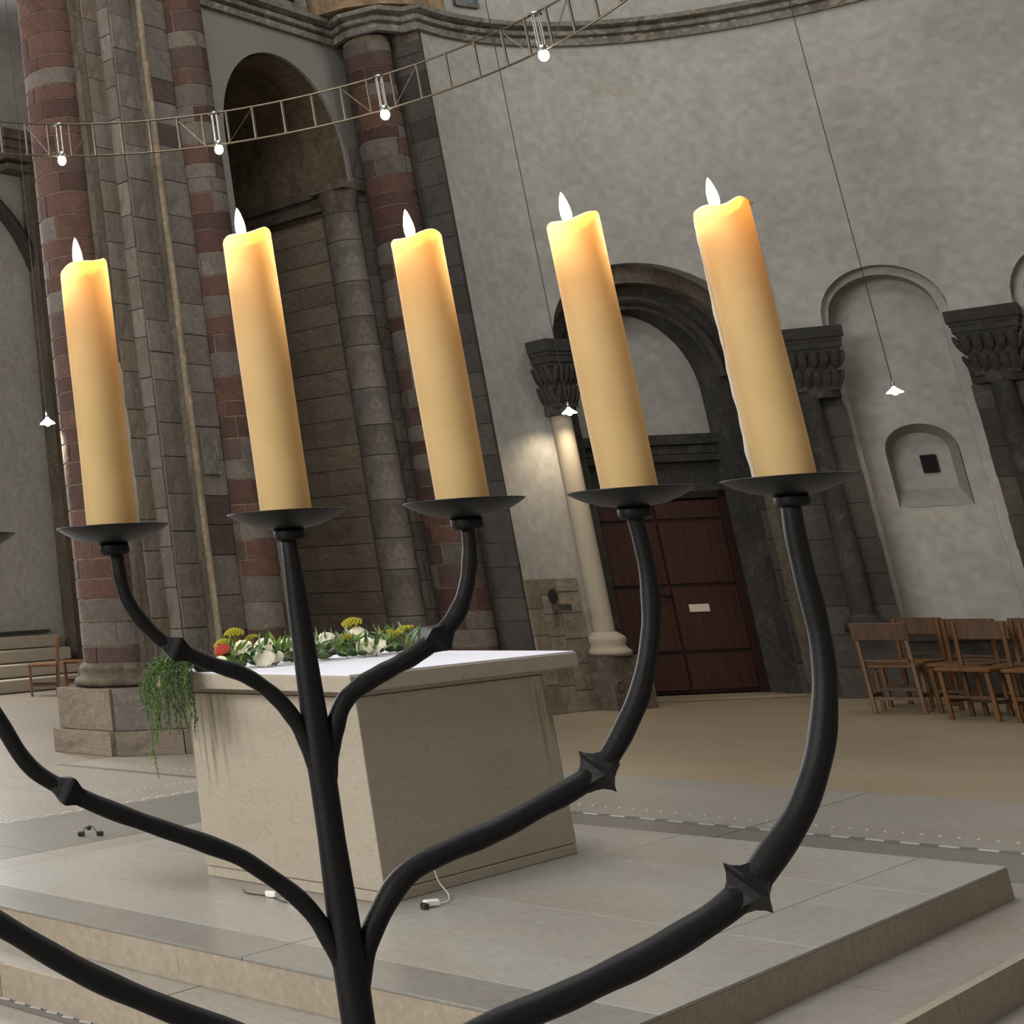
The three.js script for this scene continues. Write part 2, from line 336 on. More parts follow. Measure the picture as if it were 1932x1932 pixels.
// ================================================================ the church
// ---------------------------------------------------------------- floors and steps
const PX0 = -5.59, PX1 = -2.39, PZ0 = -8.16, PZ1 = -4.58, TREAD = 0.283;
const TX1 = PX1 + TREAD, TZ1 = PZ1 + TREAD;          // edge of the upper church floor: one tread out from the platform
{
  const floor = struct(mesh('floor', merge([box(17.2, 0.25, 17.0, TX1 - 8.6 - 0.004, F1 - 0.139, TZ1 - 8.5 - 0.004)]), M.joint), 'upper stone floor of the church around the altar platform', 'floor');
  // slabs: [x0, x1, z0, z1, material]
  const gx = [-9.3, -7.37, -6.36, -5.66, -3.9, TX1], beige = [];
  const slab = (x0, x1, z0, z1, m) => mesh('floor_slab', box(x1 - x0 - (m === M.floorBeige || m === M.floorSide ? 0.002 : 0.006), 0.02, z1 - z0 - (m === M.floorBeige || m === M.floorSide ? 0.002 : 0.006), (x0 + x1) / 2, F1 - 0.01, (z0 + z1) / 2), m, floor);
  for (let z = -21.2; z < -11.3; z += 2.0) for (let x = -19.2; x < -2.2; x += 2.42) slab(Math.max(x, -19.2), Math.min(x + 2.42, TX1), z, Math.min(z + 2.0, -11.23), x < -9.6 ? M.floorSide : M.floorBeige);
  for (let z = -11.23; z < -4.4; z += 2.31) for (let x = -19.2; x < -9.4; x += 2.475) slab(x, Math.min(x + 2.475, -9.3), z, Math.min(z + 2.31, TZ1), M.floorSide);
  // grey field with its inlaid frame: dashes at z = -9.38 and x = -7.3
  const cells = [[-9.3, -7.25], [-7.25, -6.36], [-6.36, PX0 - 0.06], [PX0 - 0.06, -3.9], [-3.9, TX1]];
  const rows = [[-11.23, -9.43], [-9.33, -8.55], [-8.55, -8.06], [-8.06, -6.2], [-6.2, TZ1]];
  for (const [x0, x1] of cells) for (const [z0, z1] of rows) {
    const frame = (x0 >= -7.26 && x1 <= -6.35) || (z0 >= -9.34 && z1 <= -8.54 && x0 > -7.3);
    slab(x0, x1, z0, z1, frame ? M.floorBand : M.floorGrey);
  }
  slab(-9.3, TX1, -9.43, -9.33, M.inlayDark);
  const dash = box(0.085, 0.006, 0.028), dashZ = box(0.028, 0.006, 0.085);
  for (let x = -7.2; x < -2.2; x += 0.163) { const d = mesh('white_inlay', dash, M.inlayWhite, floor); d.position.set(x + rr(-0.008, 0.008), F1 + 0.001, -9.38); }
  for (let z = -9.2; z < -4.5; z += 0.163) { const d = mesh('white_inlay', dashZ, M.inlayWhite, floor); d.position.set(-7.3, F1 + 0.001, z + rr(-0.008, 0.008)); }
  const dots = [];
  for (let x = -9.0; x < -2.2; x += 0.082) dots.push(box(0.016, 0.006, 0.016, x, F1 + 0.001, -9.71));
  for (let z = -9.6; z < -4.4; z += 0.082) dots.push(box(0.016, 0.006, 0.016, -7.65, F1 + 0.001, z));
  const small = mesh('small_inlays', merge(dots), M.inlayWhite, floor); small.userData.kind = 'stuff';

  const low = struct(mesh('floor', merge([box(34, 0.4, 16, -9.2, F2 - 0.2, TZ1 + 8), box(16, 0.4, 20, TX1 + 8, F2 - 0.2, TZ1 - 10)]), M.floorGrey), 'lower floor of the nave at the foot of the steps', 'floor');
  const strip = mesh('inlay_strip', box(5.6, 0.006, 0.075, -4.6, F2 + 0.003, -4.245), M.inlayDark, low);
  for (let x = -7.2; x < -2.2; x += 0.088) { const d = mesh('white_inlay', box(0.05, 0.006, 0.02, 0, 0, 0, 0.25), M.inlayWhite, low); d.position.set(x, F2 + 0.006, -4.262); }
  const edge = struct(group('trim_1'), 'two riser stones closing the lower step towards the nave', 'step');
  for (let x = -19.2; x < TX1 - 0.1; x += 2.42) { const x1 = Math.min(x + 2.42, TX1); mesh('riser', box(x1 - x - 0.004, 0.132, 0.03, (x + x1) / 2, (F1 + F2) / 2, TZ1 + 0.011), M.riser, edge); }
  for (let z = TZ1; z > -21; z -= 2.0) mesh('riser', box(0.03, 0.132, 1.996, TX1 + 0.011, (F1 + F2) / 2, z - 1), M.riser, edge);

  // the platform under the altar: a core, riser stones and paving slabs
  const plat = struct(group('altar_platform'), 'low stone platform with paved top carrying the altar', 'platform');
  mesh('core', box(PX1 - PX0 - 0.06, 0.11, PZ1 - PZ0 - 0.06, (PX0 + PX1) / 2, F1 + 0.055, (PZ0 + PZ1) / 2), M.joint, plat);
  const xs = [PX0, -3.694, -2.706, PX1], zs = [PZ0, -7.322, -6.1, -4.9, PZ1];
  for (let i = 0; i < 3; i++) for (let j = 0; j < 4; j++) {
    const g = new RoundedBoxGeometry(xs[i + 1] - xs[i] - 0.003, 0.012, zs[j + 1] - zs[j] - 0.003, 1, 0.003); g.translate((xs[i] + xs[i + 1]) / 2, -0.006, (zs[j] + zs[j + 1]) / 2);
    mesh('paving_slab', metric(g, 1, i * 0.7, j * 0.9), j === 3 ? M.band : M.platform, plat);
  }
  const rx = [PX0, -4.0, PX1], rz = [PZ0, -6.4, PZ1];
  for (let j = 0; j < 2; j++) for (const x of [PX0 + 0.017, PX1 - 0.017]) mesh('riser', box(0.03, 0.12, rz[j + 1] - rz[j] - 0.002, x, F1 + 0.06, (rz[j] + rz[j + 1]) / 2), M.riser, plat);
  for (let i = 0; i < 2; i++) for (const z of [PZ0 + 0.017, PZ1 - 0.017]) mesh('riser', box(rx[i + 1] - rx[i] - 0.034, 0.12, 0.03, (rx[i] + rx[i + 1]) / 2 + (i ? -0.0165 : 0.0165), F1 + 0.06, z), M.riser, plat);
}

// ---------------------------------------------------------------- outer shell with windows behind and beside the camera
{
  const wallWith = (name, label, w, h, holes, place) => {
    const s = new THREE.Shape([[-w / 2, 0], [w / 2, 0], [w / 2, h], [-w / 2, h]].map(([x, y]) => new THREE.Vector2(x, y)));
    for (const [hx, hy, hw, hh] of holes) s.holes.push(new THREE.Path([[hx - hw / 2, hy - hh / 2], [hx - hw / 2, hy + hh / 2], [hx + hw / 2, hy + hh / 2], [hx + hw / 2, hy - hh / 2]].map(([x, y]) => new THREE.Vector2(x, y))));
    const g = new THREE.ExtrudeGeometry(s, { depth: 0.5, bevelEnabled: false }); place(g);
    return struct(mesh(name, metric(g), M.plasterShell), label, 'wall');
  };
  wallWith('wall_nave', 'plastered end wall of the nave behind the camera', 26, 12.6, windows.filter(w => w[5] === Math.PI).map(w => [w[0] + 6.5, w[1] + 0.5, w[3], w[4]]), g => g.translate(-6.5, -0.5, 8.95));
  wallWith('wall_far_left', 'pale plastered far wall of the side conch beyond the pier', 31, 12.6, windows.filter(w => w[5] !== Math.PI).map(w => [-(w[2] + 6.3), w[1] + 0.5, w[3], w[4]]), g => { g.rotateY(Math.PI / 2); g.translate(-18.95, -0.5, -6.3); });
  struct(mesh('wall_right', box(0.5, 12.6, 31, 6.6, 5.8, -6.3), M.plasterShell), 'plastered side wall right of the camera', 'wall');
  struct(mesh('wall_rear', box(26, 12.6, 0.5, -6.5, 5.8, -21.6), M.plasterShell), 'outer wall behind the apse', 'wall');
  const ceil = new THREE.Shape([[-19.5, -9.5], [7, -9.5], [7, 22], [-19.5, 22]].map(([x, y]) => new THREE.Vector2(x, y)));
  const [lx, , lz, lw, lh] = ADDED_LANTERN;
  ceil.holes.push(new THREE.Path([[lx - lw / 2, -lz - lh / 2], [lx - lw / 2, -lz + lh / 2], [lx + lw / 2, -lz + lh / 2], [lx + lw / 2, -lz - lh / 2]].map(([x, y]) => new THREE.Vector2(x, y))));
  const cg = new THREE.ExtrudeGeometry(ceil, { depth: 0.4, bevelEnabled: false }); cg.rotateX(-Math.PI / 2); cg.translate(0, 11.9, 0);
  struct(mesh('ceiling', metric(cg), M.plasterShell), 'plastered vault high over the crossing', 'ceiling');
  windows.forEach(([x, y, z, w, h, turn], i) => {
    const o = group(`window_${i + 3}`, x, y, z, turn); struct(o, `tall leaded window number ${i + 1} lighting the nave, outside the view`, 'window');
    mesh('pane', box(w - 0.04, h - 0.04, 0.02, 0, 0, -0.1), M.pane, o);
    mesh('frame', merge([-1, 0, 1].map(k => box(0.06, h, 0.08, k * (w / 2 - 0.03), 0, -0.1)).concat([-2, -1, 0, 1, 2].map(k => box(w, 0.05, 0.08, 0, k * (h / 4 - 0.012), -0.1)))), M.iron, o);
  });
  const lan = struct(group('window_8', lx, 12.0, lz), 'square glazed lantern added over the crossing for top light, outside the view', 'window');
  mesh('pane', box(lw - 0.04, 0.02, lh - 0.04), M.pane, lan);
}

// ---------------------------------------------------------------- the apse: curved plaster wall with niches
const AX = -3.92, AZ = -15.4, AR = 4.13;
const ap = (r, a, y) => V(AX + r * Math.sin(a * D), y, AZ - r * Math.cos(a * D));
const CORN = 7.82;
const niches = [
  { c: -55.2, levels: [{ hw: 16.6, spring: 3.88, rise: 1.0, to: 0.62 }], sill: F1, open: true },
  { c: -21.3, levels: [{ hw: 7.9, spring: 4.0, rise: 0.57, to: 0.14 }, { hw: 6.7, spring: 4.0, rise: 0.48, to: 0.46 }], sill: 0.56 },
  { c: 1.9, levels: [{ hw: 7.9, spring: 4.0, rise: 0.57, to: 0.14 }, { hw: 6.7, spring: 4.0, rise: 0.48, to: 0.46 }], sill: 0.56 },
];
const slot = { c: -20.6, hw: 4.0, y0: 1.86, spring: 2.5, rise: 0.28, to: 0.3 };    // small window niche inside the second niche
{
  const wall = new Quads(), inner = new Quads();
  const TOPY = 11.9, top = (l, c, a) => l.spring + l.rise * Math.sqrt(Math.max(0, 1 - ((a - c) / l.hw) ** 2));
  const face = (q, r, a0, a1, y00, y01, y10, y11) => { const n0 = V(-Math.sin(a0 * D), 0, Math.cos(a0 * D)), n1 = V(-Math.sin(a1 * D), 0, Math.cos(a1 * D)); const u0 = a0 * D * r, u1 = a1 * D * r; q.quad(ap(r, a0, y00), ap(r, a1, y01), ap(r, a1, y11), ap(r, a0, y10), [[u0, y00], [u1, y01], [u1, y11], [u0, y10]], [n0, n1, n1, n0]); };
  const edges = new Set();
  for (let a = -90; a <= 90; a += 2) edges.add(a);
  for (const n of niches) for (const l of n.levels) for (let k = 0; k <= 16; k++) edges.add(+(n.c - l.hw * Math.cos(Math.PI * k / 16)).toFixed(3));
  const list = [...edges].sort((a, b) => a - b).filter((a, i, s) => !i || a - s[i - 1] > 0.02);
  for (let i = 0; i + 1 < list.length; i++) {
    const a0 = list[i], a1 = list[i + 1], m = (a0 + a1) / 2, n = niches.find(n => Math.abs(m - n.c) < n.levels[0].hw);
    if (!n) { face(wall, AR, a0, a1, F1 - 0.05, F1 - 0.05, TOPY, TOPY); continue; }
    const l = n.levels[0];
    face(wall, AR, a0, a1, top(l, n.c, a0), top(l, n.c, a1), TOPY, TOPY);
    if (n.sill > F1) face(wall, AR, a0, a1, F1 - 0.05, F1 - 0.05, n.sill, n.sill);
  }
  for (const n of niches) {
    let from = 0;
    n.levels.forEach((l, k) => {
      const q = k ? inner : wall, N = 24, nx = n.levels[k + 1];
      for (let i = 0; i < N; i++) {   // soffit
        const a0 = n.c - l.hw * Math.cos(Math.PI * i / N), a1 = n.c - l.hw * Math.cos(Math.PI * (i + 1) / N);
        q.quad(ap(AR + from, a0, top(l, n.c, a0)), ap(AR + l.to, a0, top(l, n.c, a0)), ap(AR + l.to, a1, top(l, n.c, a1)), ap(AR + from, a1, top(l, n.c, a1)), [[from, i * 0.1], [l.to, i * 0.1], [l.to, i * 0.1 + 0.1], [from, i * 0.1 + 0.1]]);
      }
      for (const s of [-1, 1]) { const a = n.c + s * l.hw; q.quad(ap(AR + from, a, n.sill), ap(AR + l.to, a, n.sill), ap(AR + l.to, a, l.spring), ap(AR + from, a, l.spring), [[from, n.sill], [l.to, n.sill], [l.to, l.spring], [from, l.spring]]); }
      if (n.sill > F1) q.quad(ap(AR + from, n.c - l.hw, n.sill), ap(AR + from, n.c + l.hw, n.sill), ap(AR + l.to, n.c + l.hw, n.sill), ap(AR + l.to, n.c - l.hw, n.sill));
      if (nx) for (let i = 0; i < 40; i++) {   // the step between two orders
        const a0 = n.c - l.hw + 2 * l.hw * i / 40, a1 = n.c - l.hw + 2 * l.hw * (i + 1) / 40, inside = a => Math.abs(a - n.c) < nx.hw - 1e-6;
        if (inside((a0 + a1) / 2)) face(q, AR + l.to, a0, a1, inside(a0) ? top(nx, n.c, a0) : nx.spring, inside(a1) ? top(nx, n.c, a1) : nx.spring, top(l, n.c, a0), top(l, n.c, a1));
        else face(q, AR + l.to, a0, a1, n.sill, n.sill, top(l, n.c, a0), top(l, n.c, a1));
      } else if (!n.open) {
        const hole = Math.abs(slot.c - n.c) < 3 ? slot : null, S = 56;
        for (let i = 0; i < S; i++) {
          const a0 = n.c - l.hw + 2 * l.hw * i / S, a1 = n.c - l.hw + 2 * l.hw * (i + 1) / S, r = AR + l.to, m = (a0 + a1) / 2;
          if (hole && Math.abs(m - hole.c) < hole.hw) { face(inner, r, a0, a1, n.sill, n.sill, hole.y0, hole.y0); face(inner, r, a0, a1, top(hole, hole.c, a0), top(hole, hole.c, a1), top(l, n.c, a0), top(l, n.c, a1)); }
          else face(inner, r, a0, a1, n.sill, n.sill, top(l, n.c, a0), top(l, n.c, a1));
        }
      }
      from = l.to;
    });
  }
  const apse = struct(mesh('wall_back', wall.build(), M.plaster), 'curved plastered apse wall with arched niches and doorway', 'wall');
  mesh('niche_lining', inner.build(), M.plaster, apse);
  // splayed window niche with its sloping sill and dark slit
  const s = slot, r0 = AR + 0.46, r1 = AR + 0.46 + s.to, q = new Quads(), hb = s.hw * 0.78;
  const rim = (r, hw, k) => { const t = k / 20; if (t < 0.25) return ap(r, s.c - hw, (hw === s.hw ? s.y0 : s.y0 + 0.2) + (s.spring - s.y0 - (hw === s.hw ? 0 : 0.2)) * t * 4); if (t > 0.75) return ap(r, s.c + hw, s.spring - (s.spring - s.y0 - (hw === s.hw ? 0 : 0.2)) * (t - 0.75) * 4); const a = Math.PI * (t - 0.25) * 2; return ap(r, s.c - hw * Math.cos(a), s.spring + (hw === s.hw ? s.rise : 0.2) * Math.sin(a)); };
  for (let k = 0; k < 20; k++) q.quad(rim(r0, s.hw, k), rim(r1, hb, k), rim(r1, hb, k + 1), rim(r0, s.hw, k + 1));
  q.quad(rim(r0, s.hw, 0), rim(r0, s.hw, 20), rim(r1, hb, 20), rim(r1, hb, 0));
  const flat = V(-Math.sin(s.c * D), 0, Math.cos(s.c * D)), uvOf = k => [rim(r1, hb, k).x, rim(r1, hb, k).y];
  for (let k = 1; k < 20; k++) q.tri(rim(r1, hb, 0), rim(r1, hb, k + 1), rim(r1, hb, k), uvOf(0), uvOf(k + 1), uvOf(k), flat, flat, flat);
  mesh('window_niche', q.build(), M.plaster, apse);
  const slit = box(0.14, 0.2, 0.04); const sl = mesh('window_slit', slit, M.void, apse); const sp_ = ap(r1 - 0.03, s.c + 0.7, 2.34); sl.position.copy(sp_); sl.rotation.y = -s.c * D;
  // ledge below the niches
  const arc = []; for (let a = -29; a <= 14; a += 2) arc.push([AX + AR * Math.sin(a * D), AZ - AR * Math.cos(a * D)]);
  mesh('ledge', moulding(arc, [[0, 0.42], [0.1, 0.44], [0.1, 0.52], [0.06, 0.56], [-0.3, 0.56]]), M.darkstone, apse);
  mesh('bench', moulding(arc, [[0.06, F1 - 0.02], [0.06, 0.44]]), M.darkstone, apse);
  // upper window above the cornice
  const w = group('window_1'); const wp = ap(AR - 0.01, -76.5, 8.72); w.position.copy(wp); w.rotation.y = 76.5 * D; struct(w, 'small dark window of the apse just above the cornice', 'window');
  mesh('pane', box(0.3, 1.0, 0.02, 0, 0, 0.01), M.darkPane, w); mesh('frame', merge([box(0.04, 1.08, 0.07, -0.17), box(0.04, 1.08, 0.07, 0.17), box(0.38, 0.05, 0.08, 0, -0.52, 0)]), M.cornice, w);
}
addedApseWindows.forEach(([a, y], i) => {
  const w = group(`window_${i + 9}`); w.position.copy(ap(AR - 0.02, a, y)); w.rotation.y = -a * D; struct(w, ['added glazed upper window next to the axis', 'added glazed upper window farther round'][i] + ' of the apse outside the view on the right', 'window');
  mesh('pane', box(1.06, 2.86, 0.02, 0, 0, 0.0), M.pane, w); mesh('frame', merge([box(0.07, 3.0, 0.08, -0.56, 0, 0), box(0.07, 3.0, 0.08, 0.56, 0, 0), box(1.2, 0.07, 0.08, 0, 1.47, 0), box(1.2, 0.07, 0.08, 0, -1.47, 0)]), M.cornice, w);
});
// outer jacket of the apse, closing the recesses
{
  const g = new THREE.CylinderGeometry(AR + 1.25, AR + 1.25, 12.4, 48, 1, true, Math.PI / 2, Math.PI); g.translate(AX, 5.8, AZ);
  struct(mesh('wall_apse_outer', metric(g), M.plasterShell), 'outer face of the apse wall behind the niches', 'wall');
}

// ---------------------------------------------------------------- the doorway in the apse
const BA = -55.2;
{
  const bay = new THREE.Group(); bay.name = 'doorway'; const o = ap(AR, BA, 0); bay.position.copy(o); bay.rotation.y = -BA * D; scene.add(bay);   // local x to the right, -z into the wall
  struct(bay, 'dark stone doorway arch stepped back into the apse wall', 'doorway');
  const arched = (x0, x1, y0, spring, rise) => { const pts = [[x0, y0], [x0, spring]], c = (x0 + x1) / 2, h = (x1 - x0) / 2; for (let k = 1; k < 24; k++) pts.push([c - h * Math.cos(Math.PI * k / 24), spring + rise * Math.sin(Math.PI * k / 24)]); pts.push([x1, spring], [x1, y0]); return pts.map(([x, y]) => new THREE.Vector2(x, y)); };
  const plate = (out, hole, depth, z) => { const s = new THREE.Shape(out); if (hole) s.holes.push(new THREE.Path(hole)); const g = new THREE.ExtrudeGeometry(s, { depth, bevelEnabled: false }); g.translate(0, 0, z - depth); return metric(g); };
  const rect = (x0, x1, y0, y1) => [[x0, y0], [x1, y0], [x1, y1], [x0, y1]].map(([x, y]) => new THREE.Vector2(x, y));
  mesh('inner_order', plate(rect(-1.5, 1.55, F1, 5.3), arched(-0.8, 0.95, F1 + 0.002, 3.35, 1.02), 0.34, -0.3), M.darkstone, bay);
  mesh('arch_roll', (() => { const pts = []; for (let k = 0; k <= 24; k++) { const a = Math.PI * k / 24; pts.push(V(0.06 - 0.96 * Math.cos(a), 3.5 + 0.98 * Math.sin(a), -0.3)); } return tube(pts, 0.06, 40, 10); })(), M.darkstone, bay);
  mesh('outer_order', plate(rect(-1.5, 1.55, F1, 5.3), arched(-1.1, 1.14, F1 + 0.002, 3.8, 0.86), 0.16, -0.12), M.stone, bay);
  mesh('tympanum', plate(rect(-1.0, 1.15, 2.86, 4.6), null, 0.06, -0.64), M.plaster, bay);
  mesh('lintel', merge([box(2.1, 0.12, 0.16, 0.07, 2.8, -0.6), box(2.1, 0.1, 0.1, 0.07, 2.68, -0.62), box(2.1, 0.08, 0.14, 0.07, 2.58, -0.61)]), M.darkstone, bay);
  mesh('overdoor_panel', box(2.1, 0.42, 0.08, 0.07, 2.37, -0.68), M.darkstone, bay);
  mesh('threshold', box(2.1, 0.05, 0.5, 0.07, F1 + 0.0, -0.45), M.floorBeige, bay);
  const jamb = bay;
  for (const [x, n] of [[1.28, 11]]) for (let k = 0; k < n; k++) { const b = mesh('jamb_stone', pick(blockGeo), pick(darkBlocks), jamb); b.scale.set(0.34, 0.335, 0.06); b.position.set(x - 0.02, F1 + 0.17 + k * 0.343, -0.29); }

  const door = group('door_1'); door.position.copy(bay.position); door.rotation.y = bay.rotation.y; struct(door, 'dark red brown wooden door with horizontal panels in the apse', 'door');
  mesh('frame', merge([box(0.1, 2.3, 0.07, -0.76, F1 + 1.15 + 0.025, -0.66), box(0.1, 2.3, 0.07, 0.91, F1 + 1.15 + 0.025, -0.66), box(1.77, 0.08, 0.07, 0.075, 2.15, -0.66)]), M.doorDark, door);
  mesh('rail', box(1.6, 2.18, 0.03, 0.075, 1.0, -0.695), M.doorDark, door);
  const ys = [F1 + 0.06, 0.36, 1.11, 1.86, 2.1];
  for (let k = 0; k < 4; k++) for (const [x0, x1] of [[-0.7, 0.06], [0.09, 0.85]]) mesh('panel', box(x1 - x0, ys[k + 1] - ys[k] - 0.045, 0.03, (x0 + x1) / 2, (ys[k] + ys[k + 1]) / 2, -0.672), M.door, door);
  const sg = mesh('sign_plate', box(0.23, 0.085, 0.012, 0.36, 0.85, -0.65), M.sign, door); sg.userData.label = 'small pale rectangular sign';
  mesh('latch', merge([rod(V(0.02, 1.0, -0.66), V(0.02, 1.0, -0.6), 0.014), rod(V(0.02, 1.0, -0.6), V(-0.1, 1.0, -0.6), 0.012)]), M.iron, door);
}

// ---------------------------------------------------------------- pillars and capitals of the arcade
function carved(w, h, d) {   // a block capital: abacus, fillet, carved bell, astragal (base at y = 0, top at y = h)
  const parts = {};
  parts.abacus = merge([box(w, h * 0.16, d, 0, h * 0.92, 0), box(w * 0.94, h * 0.05, d * 0.94, 0, h * 0.81, 0), box(w * 0.9, h * 0.09, d * 0.9, 0, h * 0.74, 0)]);
  const bell = [], N = 10;
  for (let i = 0; i < N; i++) { const t = i / N, k = 0.62 + 0.26 * t * t; bell.push(box(w * k, h * 0.6 / N + 0.002, d * k, 0, h * 0.1 + h * 0.6 * (t + 0.5 / N), 0)); }
  parts.bell = merge(bell);
  const leaves = [];
  for (let row = 0; row < 2; row++) for (let i = 0; i < 5; i++) for (const s of [0, 1, -1]) {
    const g = new THREE.SphereGeometry(0.5, 8, 6); g.scale(w * 0.15, h * 0.27, d * 0.14); g.rotateX(0.35);
    const t = (i + 0.5) / 5 - 0.5, y = h * (0.26 + row * 0.27), k = 0.66 + row * 0.12;
    if (s === 0) g.translate(t * w * k, y, d * k / 2 + d * 0.02); else { g.rotateY(s * Math.PI / 2); g.translate(s * (w * k / 2 + w * 0.02), y, t * d * k); }
    leaves.push(metric(g));
  }
  parts.leaves = merge(leaves);
  parts.neck = metric(new THREE.CylinderGeometry(1, 1, 1, 20).scale(w * 0.34, h * 0.1, d * 0.34).translate(0, h * 0.05, 0));
  return parts;
}
function capital(parent, a, r, y, w, h, d, shift = 0) {
  const c = new THREE.Group(); c.name = 'capital'; const p = ap(r, a, y); c.position.copy(p); c.rotation.y = -a * D; parent.add(c);
  const k = carved(w, h, d);
  mesh('abacus', k.abacus, M.darkstone, c); mesh('carved_bell', merge([k.bell, k.leaves]), M.darkstone, c); mesh('neck_ring', k.neck, M.darkstone, c);
  return c;
}
{
  const arc = (name, label, a0, a1, capA, capW) => {
    const p = struct(group(name), label, 'pillar');
    const mid = (a0 + a1) / 2, w = (a1 - a0) * D * AR;
    const put = (n, g, m) => { const b = mesh(n, g, m, p); const o = ap(AR - 0.02, mid, 0); b.position.copy(o); b.rotation.y = -mid * D; return b; };
    let y = F1, k = 0;
    while (y < 3.02) { const h = Math.min(rr(0.3, 0.42), 3.1 - y < 0.5 ? 3.1 - y : 1), b = put('pillar_stone', pick(blockGeo), pick(darkBlocks)); b.scale.set(w - 0.01 * (k % 2), h - 0.006, 0.16); b.position.y = y + h / 2; y += h; k++; }
    put('core', box(w - 0.03, 3.5, 0.13, 0, 1.55, 0), M.darkstone);
    const shaft = put('shaft', metric(new THREE.CylinderGeometry(0.1, 0.11, 2.5, 20).translate(0, 1.86, 0.13)), M.darkstone);
    put('shaft_base', merge([metric(lathe([[0.001, 0.56], [0.19, 0.56], [0.19, 0.62], [0.17, 0.66], [0.14, 0.67], [0.15, 0.7], [0.11, 0.74]], 20)), ]).translate(0, 0, 0.13), M.darkstone);
    capital(p, capA, AR - 0.1, 3.1, capW, 0.8, 0.42);
    return p;
  };
  arc('arcade_pillar', 'dark stone arcade pillar between the wooden door and the arched niche', -38.9, -29.3, -32.6, 0.66);
  arc('arcade_pillar', 'dark stone arcade pillar with carved capital at the right edge', -13.3, -6.1, -9.7, 0.62);
  // left side of the doorway: slender shaft on a stepped base
  const p = struct(group('door_column'), 'slender pale door column with dark capital left of the wooden door', 'column');
  const at = (n, g, m, r = AR - 0.02) => { const b = mesh(n, g, m, p); b.position.copy(ap(r, -74.6, 0)); b.rotation.y = 74.6 * D; return b; };
  at('shaft', new THREE.CylinderGeometry(0.105, 0.11, 2.4, 20).translate(0, 1.85, 0.05), M.paleShaft);
  at('base', merge([metric(lathe([[0.001, 0.42], [0.23, 0.42], [0.23, 0.47], [0.2, 0.5], [0.18, 0.53], [0.2, 0.58], [0.19, 0.62], [0.12, 0.67]], 24).translate(0, 0, 0.05))]), M.paleShaft);
  at('plinth', merge([box(0.5, 0.22, 0.46, 0, 0.31, 0), box(0.58, 0.36, 0.54, 0.02, F1 + 0.17, 0)]), M.stone);
  capital(p, -74.6, AR - 0.06, 3.05, 0.5, 0.86, 0.46);
}

